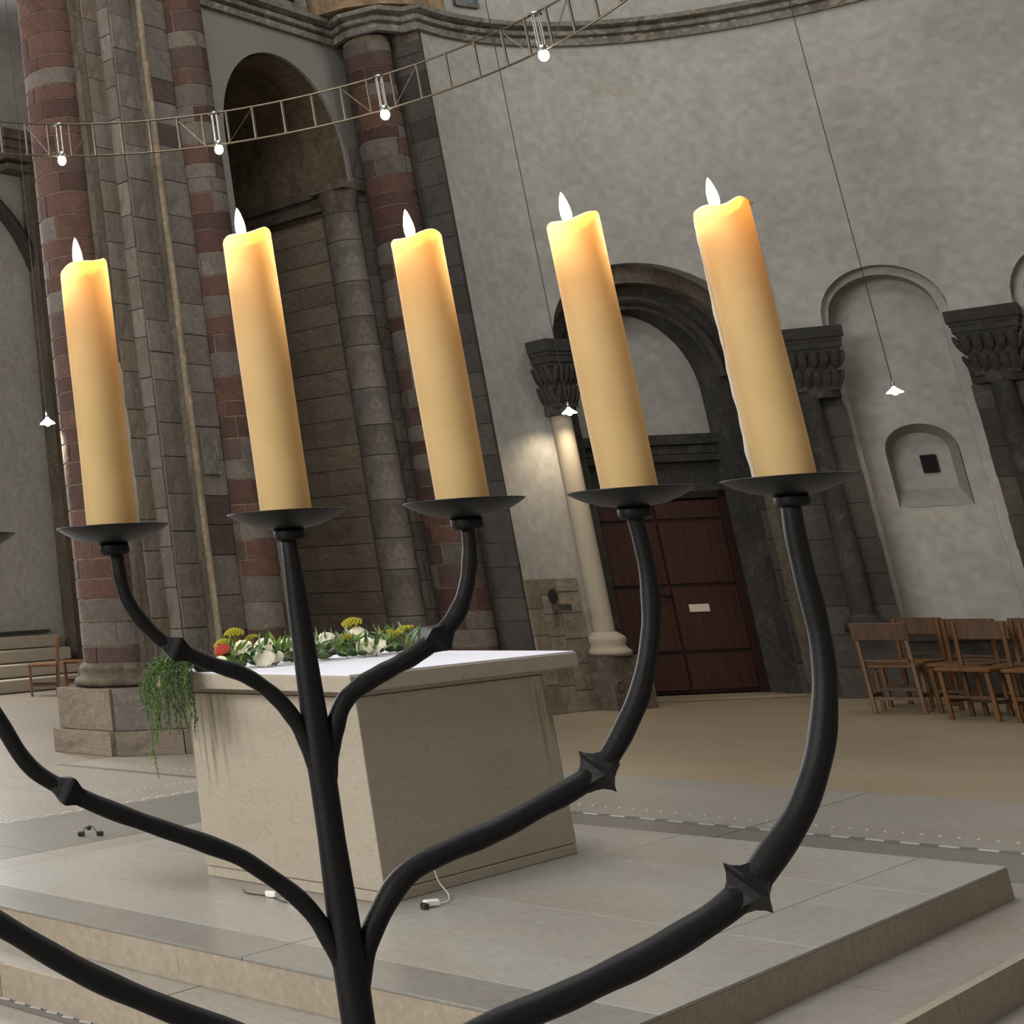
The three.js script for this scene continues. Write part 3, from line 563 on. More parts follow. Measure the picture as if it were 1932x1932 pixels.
// ---------------------------------------------------------------- wall left of the apse: jamb, half column, deep arch
const SX = -8.9;
{
  // the wall with the deep arched passage
  const s = new THREE.Shape([[12.3, F1 - 0.1], [15.6, F1 - 0.1], [15.6, 11.9], [12.3, 11.9]].map(([x, y]) => new THREE.Vector2(x, y)));
  const hole = [[12.5, F1 - 0.05], [12.5, 6.2]]; for (let k = 1; k < 28; k++) hole.push([13.65 - 1.15 * Math.cos(Math.PI * k / 28), 6.2 + 1.17 * Math.sin(Math.PI * k / 28)]); hole.push([14.8, 6.2], [14.8, F1 - 0.05]);
  s.holes.push(new THREE.Path(hole.map(([x, y]) => new THREE.Vector2(x, y))));
  const g = new THREE.ExtrudeGeometry(s, { depth: 2.2, bevelEnabled: false }); g.rotateY(Math.PI / 2); g.translate(SX - 2.2, 0, 0);
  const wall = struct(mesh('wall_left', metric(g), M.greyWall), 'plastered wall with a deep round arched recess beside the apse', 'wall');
  // lining of the arch: vault and side walls, a little inside the opening
  const q = new Quads(); const prof = []; prof.push([-14.78, F1], [-14.78, 6.2]); for (let k = 1; k < 28; k++) prof.push([-13.65 - 1.13 * Math.cos(Math.PI * k / 28), 6.2 + 1.15 * Math.sin(Math.PI * k / 28)]); prof.push([-12.52, 6.2], [-12.52, F1]);
  let t = 0; for (let k = 0; k + 1 < prof.length; k++) { const l = Math.hypot(prof[k + 1][0] - prof[k][0], prof[k + 1][1] - prof[k][1]); q.quad(V(SX - 0.03, prof[k][1], prof[k][0]), V(SX - 2.6, prof[k][1], prof[k][0]), V(SX - 2.6, prof[k + 1][1], prof[k + 1][0]), V(SX - 0.03, prof[k + 1][1], prof[k + 1][0]), [[0, t], [2.6, t], [2.6, t + l], [0, t + l]]); t += l; }
  mesh('arch_lining', q.build(), M.vault, wall);
  // back of the recess with a smaller dark opening in it
  const bs = new THREE.Shape([[12.4, F1], [14.9, F1], [14.9, 7.5], [12.4, 7.5]].map(([x, y]) => new THREE.Vector2(x, y)));
  const bh = [[12.7, 3.0], [12.7, 5.9]]; for (let k = 1; k < 16; k++) bh.push([13.35 - 0.65 * Math.cos(Math.PI * k / 16), 5.9 + 0.65 * Math.sin(Math.PI * k / 16)]); bh.push([14.0, 5.9], [14.0, 3.0]);
  bs.holes.push(new THREE.Path(bh.map(([x, y]) => new THREE.Vector2(x, y))));
  const bg = new THREE.ExtrudeGeometry(bs, { depth: 0.4, bevelEnabled: false }); bg.rotateY(Math.PI / 2); bg.translate(SX - 2.6, 0, 0);
  mesh('recess_back', metric(bg), M.vault, wall);
  mesh('recess_dark', box(0.1, 7.6, 2.4, SX - 2.9, 3.7, -13.78), M.vault, wall);
  // stones of the right side of the recess
  courses(wall, 'ashlar', SX - 0.42, -14.78, -1, 0, 1.72, F1, 5.6, brownBlocks, { h: [0.24, 0.31], per: 2, side: -1, proud: 0.01 });
  // impost moulding
  mesh('impost', merge([box(2.4, 0.1, 0.16, SX - 1.25, 5.88, -14.72), box(2.4, 0.12, 0.1, SX - 1.25, 5.77, -14.75), box(2.4, 0.05, 0.13, SX - 1.25, 5.68, -14.73)]), M.stone, wall);
  // grey round shaft at the corner of the recess, in drums, with a capital
  let y = F1 + 0.3, n = 0; const drum = [0.34, 0.42, 0.5].map(h => metric(new THREE.CylinderGeometry(0.2, 0.2, h - 0.008, 24)));
  while (y < 5.3) { const k = n++ % 3, h = [0.34, 0.42, 0.5][k], d = mesh('shaft_drum', drum[k], pick(greyBlocks), wall); d.position.set(SX - 0.16, y + h / 2, -14.74); y += h; }
  mesh('shaft_capital', merge([metric(lathe([[0.2, y], [0.21, y + 0.04], [0.2, y + 0.06], [0.21, 5.7], [0.23, 5.82]], 24).translate(SX - 0.16, 0, -14.74)), box(0.46, 0.09, 0.46, SX - 0.16, 5.87, -14.74)]), M.stone, wall);
  mesh('shaft_base', merge([metric(lathe([[0.001, F1 + 0.3], [0.2, F1 + 0.3], [0.25, F1 + 0.25], [0.23, F1 + 0.18], [0.27, F1 + 0.12], [0.27, F1], [0.001, F1]], 24).translate(SX - 0.16, 0, -14.74))]), M.stone, wall);
  // strip of wall between recess and half column, in stones
  courses(wall, 'ashlar', SX, -14.82, 0, -1, 0.3, F1, 6.4, greyBlocks, { h: [0.24, 0.34], side: 1, proud: 0.012 });
  // rubbed ashlar above and beside the arch
  // triumphal arch jamb: half column and dark pilaster
  const jamb = struct(group('chancel_jamb'), 'brick red half column and dark pilaster where the apse begins', 'pier');
  mesh('core', prism([[-8.92, -15.3], [-8.06, -15.37], [-8.06, -16.2], [-8.92, -16.2]], F1 - 0.05, 11.9), M.stone, jamb);
  halfColumn(jamb, -8.6, -15.12, 0.27, 60, F1 + 0.55, 7.7, 0.8, 200);
  courses(jamb, 'pilaster_stone', -8.37, -15.352, 1, -0.05, 0.32, F1, 7.6, darkBlocks, { h: [0.24, 0.36], side: 1, proud: 0.02, deep: 0.05 });
  mesh('base', merge([metric(lathe([[0.001, F1], [0.42, F1], [0.42, F1 + 0.28], [0.38, F1 + 0.32], [0.38, F1 + 0.4], [0.34, F1 + 0.44], [0.36, F1 + 0.5], [0.28, F1 + 0.56]], 24).translate(-8.6, 0, -15.12))]), M.stone, jamb);
  // lower wall of the apse beside the door, in dressed stones
  const dado = struct(group('ashlar_dado'), 'weathered dressed stones low on the apse wall left of the door', 'wall');
  for (const [a0, a1] of [[-90, -86.2], [-86.2, -82.2], [-82.2, -77.2]]) {
    const p0 = ap(AR - 0.005, a0, 0), p1 = ap(AR - 0.005, a1, 0), w = p0.distanceTo(p1);
    courses(dado, 'ashlar', p0.x, p0.z, (p1.x - p0.x) / w, (p1.z - p0.z) / w, w, F1, 1.26, tanBlocks, { h: [0.2, 0.3], side: 1, proud: 0.012 });
  }
  mesh('niche_shelf', box(0.22, 0.07, 0.1, 0, 0, 0), M.darkstone, dado).position.copy(ap(AR - 0.06, -83.4, 0.95));
  mesh('small_opening', metric(new THREE.CylinderGeometry(0.075, 0.075, 0.03, 20).rotateX(Math.PI / 2)), M.void, dado); dado.children.at(-1).position.copy(ap(AR - 0.02, -83.6, 1.07)); dado.children.at(-1).rotation.y = 83.6 * D;
  mesh('ring_stone', metric(new THREE.TorusGeometry(0.05, 0.018, 8, 20)), M.stone, dado); dado.children.at(-1).position.copy(ap(AR - 0.28, -77.4, 0.12)); dado.children.at(-1).rotation.y = 77 * D;

  // cornice along wall, jamb and apse
  const path = [[SX, -11.9], [SX, -14.92], [-8.62, -14.8], [-8.32, -14.92], [-8.2, -15.28], [-8.05, -15.33]];
  for (let a = -88; a <= 80; a += 2.5) path.push([AX + AR * Math.sin(a * D), AZ - AR * Math.cos(a * D)]);
  const cor = struct(mesh('trim_2', moulding(path, [[-0.02, CORN - 0.12], [0.05, CORN - 0.12], [0.06, CORN - 0.06], [0.06, CORN - 0.045], [0.0, CORN - 0.03], [0.0, CORN], [0.06, CORN + 0.015], [0.075, CORN + 0.05], [0.075, CORN + 0.06], [0.02, CORN + 0.07], [0.02, CORN + 0.1], [0.13, CORN + 0.115], [0.14, CORN + 0.17], [-0.05, CORN + 0.19]]), M.cornice), 'moulded stone cornice running round wall and apse', 'cornice');
  // stones above the cornice
  const up = struct(group('upper_wall_pier'), 'pale beige upper pier standing on the cornice above the half column', 'pier');
  mesh('core', prism([[SX, -14.5], [-8.5, -14.62], [-8.2, -14.9], [-8.0, -15.3], [-8.0, -16], [SX, -16]], CORN + 0.2, 11.9), M.beigeStone, up);
  const sash = struct(group('upper_arcade'), 'dark gallery arcade above the cornice over the recess', 'arcade');
  for (const z of [-13.1, -13.95]) { mesh('opening', box(0.04, 1.6, 0.5, SX + 0.002, CORN + 1.15, z), M.void, sash); mesh('jamb', box(0.12, 1.8, 0.1, SX + 0.04, CORN + 1.1, z - 0.32), M.cornice, sash); mesh('jamb', box(0.12, 1.8, 0.1, SX + 0.04, CORN + 1.1, z + 0.32), M.cornice, sash); }
}

// ---------------------------------------------------------------- the crossing pier
{
  const pier = struct(group('crossing_pier'), 'massive stepped stone pier with brick red half columns behind the altar', 'pier');
  mesh('core', prism([[-9.95, -10.6], [-9.22, -10.6], [-9.22, -10.72], [-9.22, -10.98], [-9.06, -10.98], [-9.06, -11.32], [-8.93, -11.32], [-8.93, -12.52], [-9.95, -12.52]], F1, 11.9), M.stone, pier);
  halfColumn(pier, -9.6, -10.6, 0.31, 62, 0.66, 9.6, 0.75);
  halfColumn(pier, -8.98, -12.02, 0.28, 30, 0.66, 9.6, 0.8);
  courses(pier, 'ashlar', -9.22, -10.72, 0, -1, 0.26, 0.66, 9.4, greyBlocks.concat(brownBlocks), { h: [0.26, 0.42], proud: 0.014 });
  courses(pier, 'ashlar', -9.06, -10.98, 0, -1, 0.34, 0.66, 9.4, greyBlocks, { h: [0.28, 0.44], proud: 0.014 });
  courses(pier, 'ashlar', -8.93, -11.32, 0, -1, 0.42, 0.66, 9.4, greyBlocks.concat([redBlocks[4]]), { h: [0.24, 0.4], proud: 0.014 });
  courses(pier, 'ashlar', -9.22, -10.972, 1, 0, 0.16, 0.66, 9.4, greyBlocks, { h: [0.26, 0.42], side: 1, proud: 0.012 });
  mesh('edge_highlight', metric(new THREE.CylinderGeometry(0.035, 0.035, 8.8, 10).translate(-8.925, 5.06, -11.325)), M.mortar, pier);  // pale roll paints the light caught along the rebate edge
  const ps = mesh('pale_stone', blockGeo[1], M.cornice, pier); ps.scale.set(0.05, 0.42, 0.24); ps.position.set(-8.92, 2.62, -11.52);
  // attic bases under the half columns, then the broad plinth in two courses of stones
  for (const [x, z, r] of [[-9.6, -10.6, 0.31], [-8.98, -12.02, 0.28]]) mesh('column_base', metric(lathe([[0.001, 0.46], [r + 0.09, 0.46], [r + 0.11, 0.49], [r + 0.09, 0.53], [r + 0.04, 0.55], [r + 0.035, 0.59], [r + 0.05, 0.62], [r + 0.03, 0.65], [r, 0.67]], 28).translate(x, 0, z)), M.stone, pier);
  mesh('base_moulding', prism([[-10.02, -10.5], [-9.18, -10.5], [-9.12, -10.9], [-8.95, -10.95], [-8.86, -11.3], [-8.8, -12.5], [-10.02, -12.5]], 0.46, 0.66), M.stone, pier);
  const out = [[-10.0, -10.2], [-9.32, -10.18], [-8.98, -10.68], [-8.7, -11.3], [-8.62, -12.5]];
  mesh('plinth_core', prism([[-10.06, -12.5], [-10.06, -10.5], [-9.98, -10.26], [-9.35, -10.24], [-9.02, -10.7], [-8.74, -11.32], [-8.66, -12.5]], F1, 0.455), M.stone, pier);
  const mats = tanBlocks.concat(greyBlocks.slice(0, 2));
  const along = (pts, y0, y1, grow, per) => { for (let i = 0; i + 1 < pts.length; i++) { const [ax, az] = pts[i], [bx, bz] = pts[i + 1], l = Math.hypot(bx - ax, bz - az); courses(pier, 'plinth_stone', ax, az, (bx - ax) / l, (bz - az) / l, l, y0, y1, mats, { h: [y1 - y0, y1 - y0], per: Math.max(1, Math.round(l / 0.55)), side: 1, proud: grow, deep: 0.1, joint: 0.006 }); } };
  along([[-10.04, -10.5], ...out], 0.08, 0.45, 0.03, 2);
  along([[-10.1, -10.5], [-10.06, -10.18], [-9.3, -10.14], [-8.95, -10.65], [-8.66, -11.28], [-8.58, -12.5]], F1, 0.08, 0.05, 2);
}

// ---------------------------------------------------------------- far side conch seen left of the pier
{
  const far = struct(group('far_wall_pilaster'), 'grey wall strip with moulded impost far left behind the pier', 'wall');
  mesh('plaster_face', box(0.1, 12.2, 6.0, -17.55, 5.9, -18.4), M.plaster, far);
  mesh('return_wall', box(6.0, 12.2, 0.1, -14.6, 5.9, -19.1), M.plaster, far);
  mesh('pilaster', box(0.35, 9.4, 0.5, -17.4, 4.6, -18.35), M.stone, far);
  mesh('impost', merge([box(0.5, 0.18, 1.3, -17.3, 9.6, -18.0), box(0.44, 0.14, 1.2, -17.33, 9.42, -18.0), box(0.4, 0.2, 1.1, -17.35, 9.24, -18.0), box(0.36, 0.12, 1.0, -17.36, 9.0, -18.0)]), M.stone, far);
  mesh('arch_ring', (() => { const pts = []; for (let k = 0; k <= 16; k++) { const a = Math.PI * k / 32; pts.push(V(-17.45, 6.2 + 2.6 * Math.sin(a), -15.8 - 2.6 * Math.cos(a))); } return tube(pts, 0.14, 24, 8); })(), M.darkstone, far);
  const st = struct(group('chancel_steps'), 'flight of pale steps far left behind the pier', 'steps');
  for (let k = 0; k < 4; k++) mesh('step', new RoundedBoxGeometry(0.3 + 0.3 * (3 - k), 0.19, 3.2, 1, 0.02).translate(-17.5 + (0.3 + 0.3 * (3 - k)) / 2, F1 + 0.1 + k * 0.2, -16.0), M.altar, st);
  mesh('rail', box(0.05, 0.05, 1.6, -17.46, 0.72, -16.9), M.cord, st);
}

// ================================================================ things
// ---------------------------------------------------------------- altar
{
  const alt = tag(group('altar', -4.28, 0, -6.53), 'pale limestone block altar with overhanging top slab on the platform', 'altar');
  const L = (x0, x1, y0, y1, z0, z1, r = 0.006) => { const g = new RoundedBoxGeometry(x1 - x0, y1 - y0, z1 - z0, 2, r); g.translate((x0 + x1) / 2 + 4.28, (y0 + y1) / 2, (z0 + z1) / 2 + 6.53); return metric(g, 1, x0, z0 * 2.7); };
  mesh('foot_course', L(-4.745, -3.815, 0, 0.045, -7.335, -5.715), M.altar, alt);
  const body = L(-4.745, -3.815, 0.047, 0.832, -7.34, -5.71);
  { // left half of the picture: the front with brown run marks below the plant; right half: the other faces
    const p = body.attributes.position, n = body.attributes.normal, uv = body.attributes.uv;
    for (let i = 0; i < p.count; i++) {
      const x = (p.getX(i) + 0.465) / 0.93, zz = (p.getZ(i) + 0.81) / 1.63, y = (p.getY(i) - 0.047) / 0.785;
      if (n.getZ(i) > 0.7) uv.setXY(i, 0.5 * x, y); else uv.setXY(i, 0.5 + 0.5 * (1 - zz), y);
    }
  }
  mesh('body', body, M.altarBody, alt);
  mesh('upper_course', L(-4.742, -3.818, 0.834, 0.862, -7.337, -5.713), M.altar, alt);
  mesh('top_slab', L(-4.81, -3.735, 0.862, 0.93, -7.53, -5.575, 0.005), M.altar, alt);
  // old brown run marks below the trailing plant are stains in the stone, laid as thin worn flakes
  const cl = tag(mesh('altar_cloth', metric(new RoundedBoxGeometry(1.06, 0.007, 1.94, 2, 0.003).translate(-4.272, 0.9335, -6.552)), M.cloth), 'smooth white cloth lying flat on top of the altar', 'cloth');
}

// ---------------------------------------------------------------- flowers on the altar
{
  const TOP = 0.938;
  const fl = tag(group('flower_arrangement', -4.55, TOP, -6.5), 'low arrangement of white roses, yellow umbels and greenery along the altar edge', 'flowers');
  const roseGeo = (() => {
    const list = [new THREE.SphereGeometry(0.022, 10, 8).scale(1, 1.05, 1)];
    for (let ring = 0; ring < 3; ring++) for (let k = 0; k < 5 + ring; k++) {
      const g = new THREE.SphereGeometry(0.026 + ring * 0.004, 8, 6, 0, Math.PI * 0.9, 0.3, 1.5); const a = k / (5 + ring) * Math.PI * 2 + ring * 0.5;
      g.scale(1, 1.1, 0.5); g.rotateX(-0.25 - ring * 0.28); g.translate(0, -0.004 * ring, 0.008 + ring * 0.008); g.rotateY(a); list.push(g);
    }
    return merge(list);
  })();
  const leafGeo = (() => { const s = new THREE.Shape(); s.moveTo(0, 0); s.quadraticCurveTo(0.018, 0.025, 0, 0.075); s.quadraticCurveTo(-0.018, 0.025, 0, 0); const g = new THREE.ShapeGeometry(s, 6); const p = g.attributes.position; for (let i = 0; i < p.count; i++) p.setZ(i, -1.6 * p.getX(i) ** 2 * 20 + 2.2 * (p.getY(i) - 0.03) ** 2); g.computeVertexNormals(); return g; })();
  const umbelGeo = (() => { const l = []; for (let i = 0; i < 46; i++) { const a = i * 2.39996, r = 0.048 * Math.sqrt(i / 46), y = 0.03 - r * r * 9; const g = new THREE.IcosahedronGeometry(0.0075, 0); g.translate(r * Math.cos(a), y, r * Math.sin(a)); l.push(g); if (i % 4 === 0) l.push(rod(V(0, -0.05, 0), V(r * Math.cos(a), y, r * Math.sin(a)), 0.0012, 4)); } return merge(l); })();
  const P = (x, y, z) => [x + 4.55, y - TOP, z + 6.5];
  const bed = mesh('moss_base', merge([...Array(26)].map((_, i) => { const g = new THREE.IcosahedronGeometry(rr(0.02, 0.034), 1); g.scale(1.2, 0.6, 1.2); g.translate(rr(-0.07, 0.07), 0.022, -0.86 + i * 0.066 + rr(-0.02, 0.02)); return g; })), M.leaf, fl);
  for (const [x, y, z, s, rx, rz] of [[-4.5, 1.04, -5.87, 1.15, 0.5, 0.2], [-4.5, 1.035, -6.03, 1.2, 0.7, -0.2], [-4.47, 0.985, -5.99, 1.2, 0.9, 0.3], [-4.56, 1.045, -6.64, 1.1, 0.5, 0.1], [-4.5, 0.995, -6.88, 1.2, 0.9, 0.2], [-4.48, 0.99, -6.95, 1.35, 0.8, -0.3], [-4.6, 1.06, -7.0, 1.15, 0.3, 0.2], [-4.58, 1.03, -6.36, 1.1, 0.4, 0.4], [-4.62, 1.0, -6.2, 1.0, 0.5, 0], [-4.5, 0.985, -6.12, 0.95, 0.9, 0.4]]) {
    const r = mesh('rose', roseGeo, M.petal, fl); r.position.set(...P(x, y, z)); r.scale.setScalar(s); r.rotation.set(rx, rr(0, 6), rz);
    mesh('stem', rod(V(x + 4.55, 0, z + 6.5), V(x + 4.55, y - TOP, z + 6.5), 0.003, 5), M.stem, fl);
  }
  const red = mesh('red_blossom', roseGeo, M.petalRed, fl); red.position.set(...P(-4.53, 1.035, -5.755)); red.scale.setScalar(0.95); red.rotation.set(0.6, 1, 0);
  mesh('stem', rod(V(0.02, 0, 0.745), V(0.02, 0.09, 0.745), 0.003, 5), M.stem, fl);
  for (const [x, y, z, s, t] of [[-4.6, 1.09, -5.96, 1.0, 0.1], [-4.58, 1.06, -6.06, 0.8, -0.3], [-4.62, 1.095, -6.99, 1.15, 0.1], [-4.5, 1.03, -7.27, 1.3, -0.5], [-4.56, 1.02, -7.2, 1.1, -0.3], [-4.52, 1.03, -6.75, 0.9, 0.2], [-4.56, 1.05, -5.8, 0.8, 0.3]]) {
    const u = mesh('umbel', umbelGeo, M.umbel, fl); u.position.set(...P(x, y, z)); u.scale.setScalar(s); u.rotation.set(0.2, rr(0, 6), t);
    mesh('stem', rod(V(x + 4.55, 0, z + 6.5), V(x + 4.55, y - TOP, z + 6.5), 0.0025, 5), M.stem, fl);
  }
  for (let i = 0; i < 280; i++) {
    const z = rr(-0.86, 0.76), l = mesh('leaf', leafGeo, pick([M.leaf, M.leaf, M.leafLight, M.leafLight, M.leafGrey]), fl);
    l.position.set(rr(-0.09, 0.11), rr(0.024, 0.09), z); l.rotation.order = 'YXZ'; l.rotation.set(rr(-1.2, 1.2), rr(0, 6.28), rr(-1.1, 1.1)); l.scale.setScalar(rr(0.8, 1.45));
  }
  // trailing fern at the altar's corner
  const tr = tag(group('trailing_fern', -4.61, TOP, -5.66), 'feathery green fern trailing down over the altar corner', 'plant');
  const pot = mesh('moss_base', new THREE.IcosahedronGeometry(0.06, 2).scale(1.3, 0.6, 1.5).translate(0.06, 0.02, -0.02), M.leaf, tr);
  const needles = [], stems = [];
  for (let i = 0; i < 46; i++) {
    const a = rr(0, 6.28), far = rr(0.02, 0.15), drop = rr(0.08, 0.3) + (i < 6 ? rr(0.1, 0.24) : 0), px = i < 8 ? -0.19 - rr(0, 0.05) : rr(-0.2, 0.1), pz = i < 8 ? rr(0.04, 0.12) : 0.14 + rr(0, 0.08);
    const c = new THREE.CatmullRomCurve3([V(0.04 + rr(-0.05, 0.05), 0.03, -0.02 + rr(-0.04, 0.04)), V(px * 0.5 + 0.02, 0.06 + rr(0, 0.04), pz * 0.7), V(px, -0.03, pz), V(px + rr(-0.03, 0.02), -drop * 0.6, pz + rr(-0.02, 0.03)), V(px + rr(-0.04, 0.02), -drop, pz + rr(-0.02, 0.03))]);
    stems.push(new THREE.TubeGeometry(c, 14, 0.0016, 4));
    const n = Math.round(80 + drop * 420);
    for (let k = 0; k < n; k++) {
      const p = c.getPointAt(0.25 + 0.75 * k / n), d = V(rr(-1, 1), rr(-0.9, 0.5), rr(-1, 1)).normalize().multiplyScalar(rr(0.016, 0.044) * (1.15 - 0.6 * k / n));
      const w = V(d.z, 0, -d.x).normalize().multiplyScalar(0.0026), e = p.clone().add(d), m = p.clone().addScaledVector(d, 0.45);
      const g = new THREE.BufferGeometry(); g.setAttribute('position', new THREE.Float32BufferAttribute([p, m.clone().add(w), e, p, e, m.clone().sub(w)].flatMap(q => [q.x, q.y, q.z]), 3)); g.computeVertexNormals(); g.setAttribute('uv', new THREE.Float32BufferAttribute(new Float32Array(12), 2));
      needles.push(g);
    }
  }
  const half = Math.floor(needles.length / 2);
  const f1 = mesh('fronds', mergeGeometries(needles.slice(0, half)), M.leafLight, tr), f2 = mesh('fronds', mergeGeometries(needles.slice(half)), M.leaf, tr); f1.userData.kind = f2.userData.kind = 'stuff';
  mesh('stems', merge(stems), M.stem, tr);
  for (const [x, y, z] of [[0.02, 0.06, 0.03], [0.09, 0.055, 0.04], [0.15, 0.05, 0.02]]) { const r = mesh('blossom', roseGeo, M.petal, tr); r.position.set(x, y, z); r.scale.setScalar(0.75); r.rotation.set(0.7, rr(0, 6), 0); }
}

// ---------------------------------------------------------------- candelabrum
const CX = -1.143, CZ = -1.617, CTURN = 51.382 * D, CDX = 0.6240, CDZ = -0.7813;
const plates = [[-0.626, 1.405, 1.76], [-0.43, 1.409, 1.765], [-0.228, 1.412, 1.775], [0.002, 1.42, 1.804], [0.231, 1.424, 1.787], [0.444, 1.428, 1.798], [0.642, 1.434, 1.806]];   // along, rim height, candle top
{
  const cand = tag(group('candelabrum', CX, F2, CZ, CTURN), 'black wrought iron seven armed candelabrum standing in front of the altar', 'candelabrum');
  const at = ([s, y]) => V(s, y - F2, 0);
  // stem, hand forged: thickest below, tapering to the middle dish
  const prof = [[0.006, 1.398], [0.0098, 1.39], [0.0108, 1.36], [0.013, 1.31], [0.0145, 1.237], [0.0162, 1.17], [0.0175, 1.13], [0.0165, 1.08], [0.0165, 1.02], [0.0185, 0.95], [0.02, 0.88], [0.0195, 0.82], [0.022, 0.7], [0.023, 0.5], [0.025, 0.2], [0.03, 0.06], [0.034, -0.14]].reverse();
  mesh('stem', metric(lathe(prof.map(([r, y]) => [r, y - F2]), 20), 8), M.iron, cand);
  for (let k = 0; k < 3; k++) { const a = k * 2 * Math.PI / 3 + 0.5, c = Math.cos(a), s = Math.sin(a); mesh('foot', tube([V(0, 0.2, 0), V(c * 0.1, 0.17, s * 0.1), V(c * 0.24, 0.05, s * 0.24), V(c * 0.34, 0.016, s * 0.34)], t => 0.02 - 0.004 * t, 24, 10), M.iron, cand); }
  const A = {
    in1: [[-0.228, 1.392], [-0.226, 1.377], [-0.224, 1.344], [-0.219, 1.32], [-0.208, 1.298], [-0.191, 1.276], [-0.172, 1.259], [-0.145, 1.245], [-0.119, 1.233], [-0.086, 1.221], [-0.062, 1.206], [-0.042, 1.187], [-0.028, 1.167], [-0.019, 1.148], [-0.009, 1.115], [-0.003, 1.084]],
    in2: [[0.231, 1.402], [0.23, 1.376], [0.227, 1.354], [0.221, 1.33], [0.213, 1.309], [0.202, 1.288], [0.187, 1.27], [0.168, 1.254], [0.132, 1.232], [0.095, 1.215], [0.067, 1.201], [0.043, 1.184], [0.03, 1.165], [0.023, 1.146], [0.014, 1.121], [0.004, 1.083]],
    mid1: [[-0.43, 1.39], [-0.436, 1.33], [-0.432, 1.26], [-0.415, 1.208], [-0.394, 1.165], [-0.377, 1.133], [-0.361, 1.113], [-0.342, 1.099], [-0.296, 1.074], [-0.261, 1.059], [-0.209, 1.039], [-0.157, 1.02], [-0.114, 1.002], [-0.092, 0.987], [-0.068, 0.969], [-0.048, 0.951], [-0.031, 0.929], [-0.021, 0.907], [-0.012, 0.885], [-0.006, 0.861], [-0.003, 0.838]],
    mid2: [[0.442, 1.405], [0.444, 1.375], [0.445, 1.341], [0.443, 1.306], [0.438, 1.272], [0.429, 1.239], [0.417, 1.207], [0.402, 1.174], [0.383, 1.145], [0.363, 1.118], [0.337, 1.09], [0.296, 1.067], [0.258, 1.05], [0.21, 1.028], [0.169, 1.013], [0.132, 1.0], [0.093, 0.983], [0.069, 0.964], [0.05, 0.941], [0.035, 0.919], [0.023, 0.898], [0.013, 0.872], [0.003, 0.843]],
    out2: [[0.64, 1.41], [0.636, 1.366], [0.635, 1.315], [0.636, 1.272], [0.635, 1.231], [0.63, 1.19], [0.622, 1.158], [0.612, 1.126], [0.6, 1.097], [0.583, 1.065], [0.563, 1.034], [0.541, 1.008], [0.519, 0.986], [0.483, 0.951], [0.447, 0.926], [0.409, 0.906], [0.352, 0.879], [0.297, 0.857], [0.242, 0.836], [0.188, 0.818], [0.137, 0.8], [0.09, 0.779], [0.055, 0.757], [0.029, 0.73], [0.008, 0.697]],
    out1: [[-0.626, 1.385], [-0.628, 1.3], [-0.622, 1.2], [-0.602, 1.12], [-0.572, 1.06], [-0.53, 1.005], [-0.474, 0.964], [-0.42, 0.934], [-0.368, 0.903], [-0.318, 0.875], [-0.267, 0.852], [-0.216, 0.831], [-0.183, 0.819], [-0.126, 0.797], [-0.078, 0.777], [-0.044, 0.753], [-0.024, 0.725], [-0.011, 0.692]],
  };
  const spec = [['in1', 0.0085, 0.0102, [-0.163, 1.253]], ['in2', 0.0085, 0.0108, [0.168, 1.254]], ['mid1', 0.0095, 0.0112, [-0.32, 1.087]], ['mid2', 0.0098, 0.0125, [0.335, 1.089]], ['out1', 0.0115, 0.0148, [-0.5, 0.985]], ['out2', 0.0118, 0.0158, [0.483, 0.95]]];
  for (const [k, r0, r1, knot] of spec) {
    const pts = A[k].map(at), wob = rr(0, 9);
    const arm = mesh('arm', metric(tube(pts, t => r0 + (r1 - r0) * sm(0, 0.5, t) + 0.00045 * Math.sin(t * 37 + wob) + 0.0003 * Math.sin(t * 83 + wob), 110, 14), 8), M.iron, cand);
    // forged knot: a square collar drawn out to four points, hollowed towards the bar
    const kp = at(knot); let best = 0, bd = 9; const cur = new THREE.CatmullRomCurve3(pts, false, 'centripetal');
    for (let i = 0; i <= 200; i++) { const d = cur.getPointAt(i / 200).distanceTo(kp); if (d < bd) { bd = d; best = i / 200; } }
    const c = cur.getPointAt(best), tg = cur.getTangentAt(best), R = (r0 + r1) / 2, s = R / 0.0125, star = ['mid2', 'out2', 'out1'].includes(k), half = star ? [[R * 1.02, 0.03], [R * 1.25, 0.021], [R * 1.6, 0.012], [R * 2.2, 0.004], [R * 2.75, 0]] : [[R * 1.02, 0.026], [R * 1.35, 0.02], [R * 1.75, 0.012], [R * 2.25, 0.004], [R * 2.4, 0]], pr = [...half.map(([x, y]) => [x, -y * s]), ...half.slice(0, -1).reverse().map(([x, y]) => [x, y * s])];
    const g = new THREE.LatheGeometry(pr.map(([x, y]) => new THREE.Vector2(x, y)), 4).toNonIndexed(); g.computeVertexNormals(); g.rotateY((['mid2', 'out2', 'out1'].includes(k) ? 0 : Math.PI / 4) + rr(-0.1, 0.1));
    g.applyQuaternion(new THREE.Quaternion().setFromUnitVectors(V(0, 1, 0), tg)); g.translate(c.x, c.y, c.z);
    mesh('knot', metric(g, 8), M.iron, arm);
  }
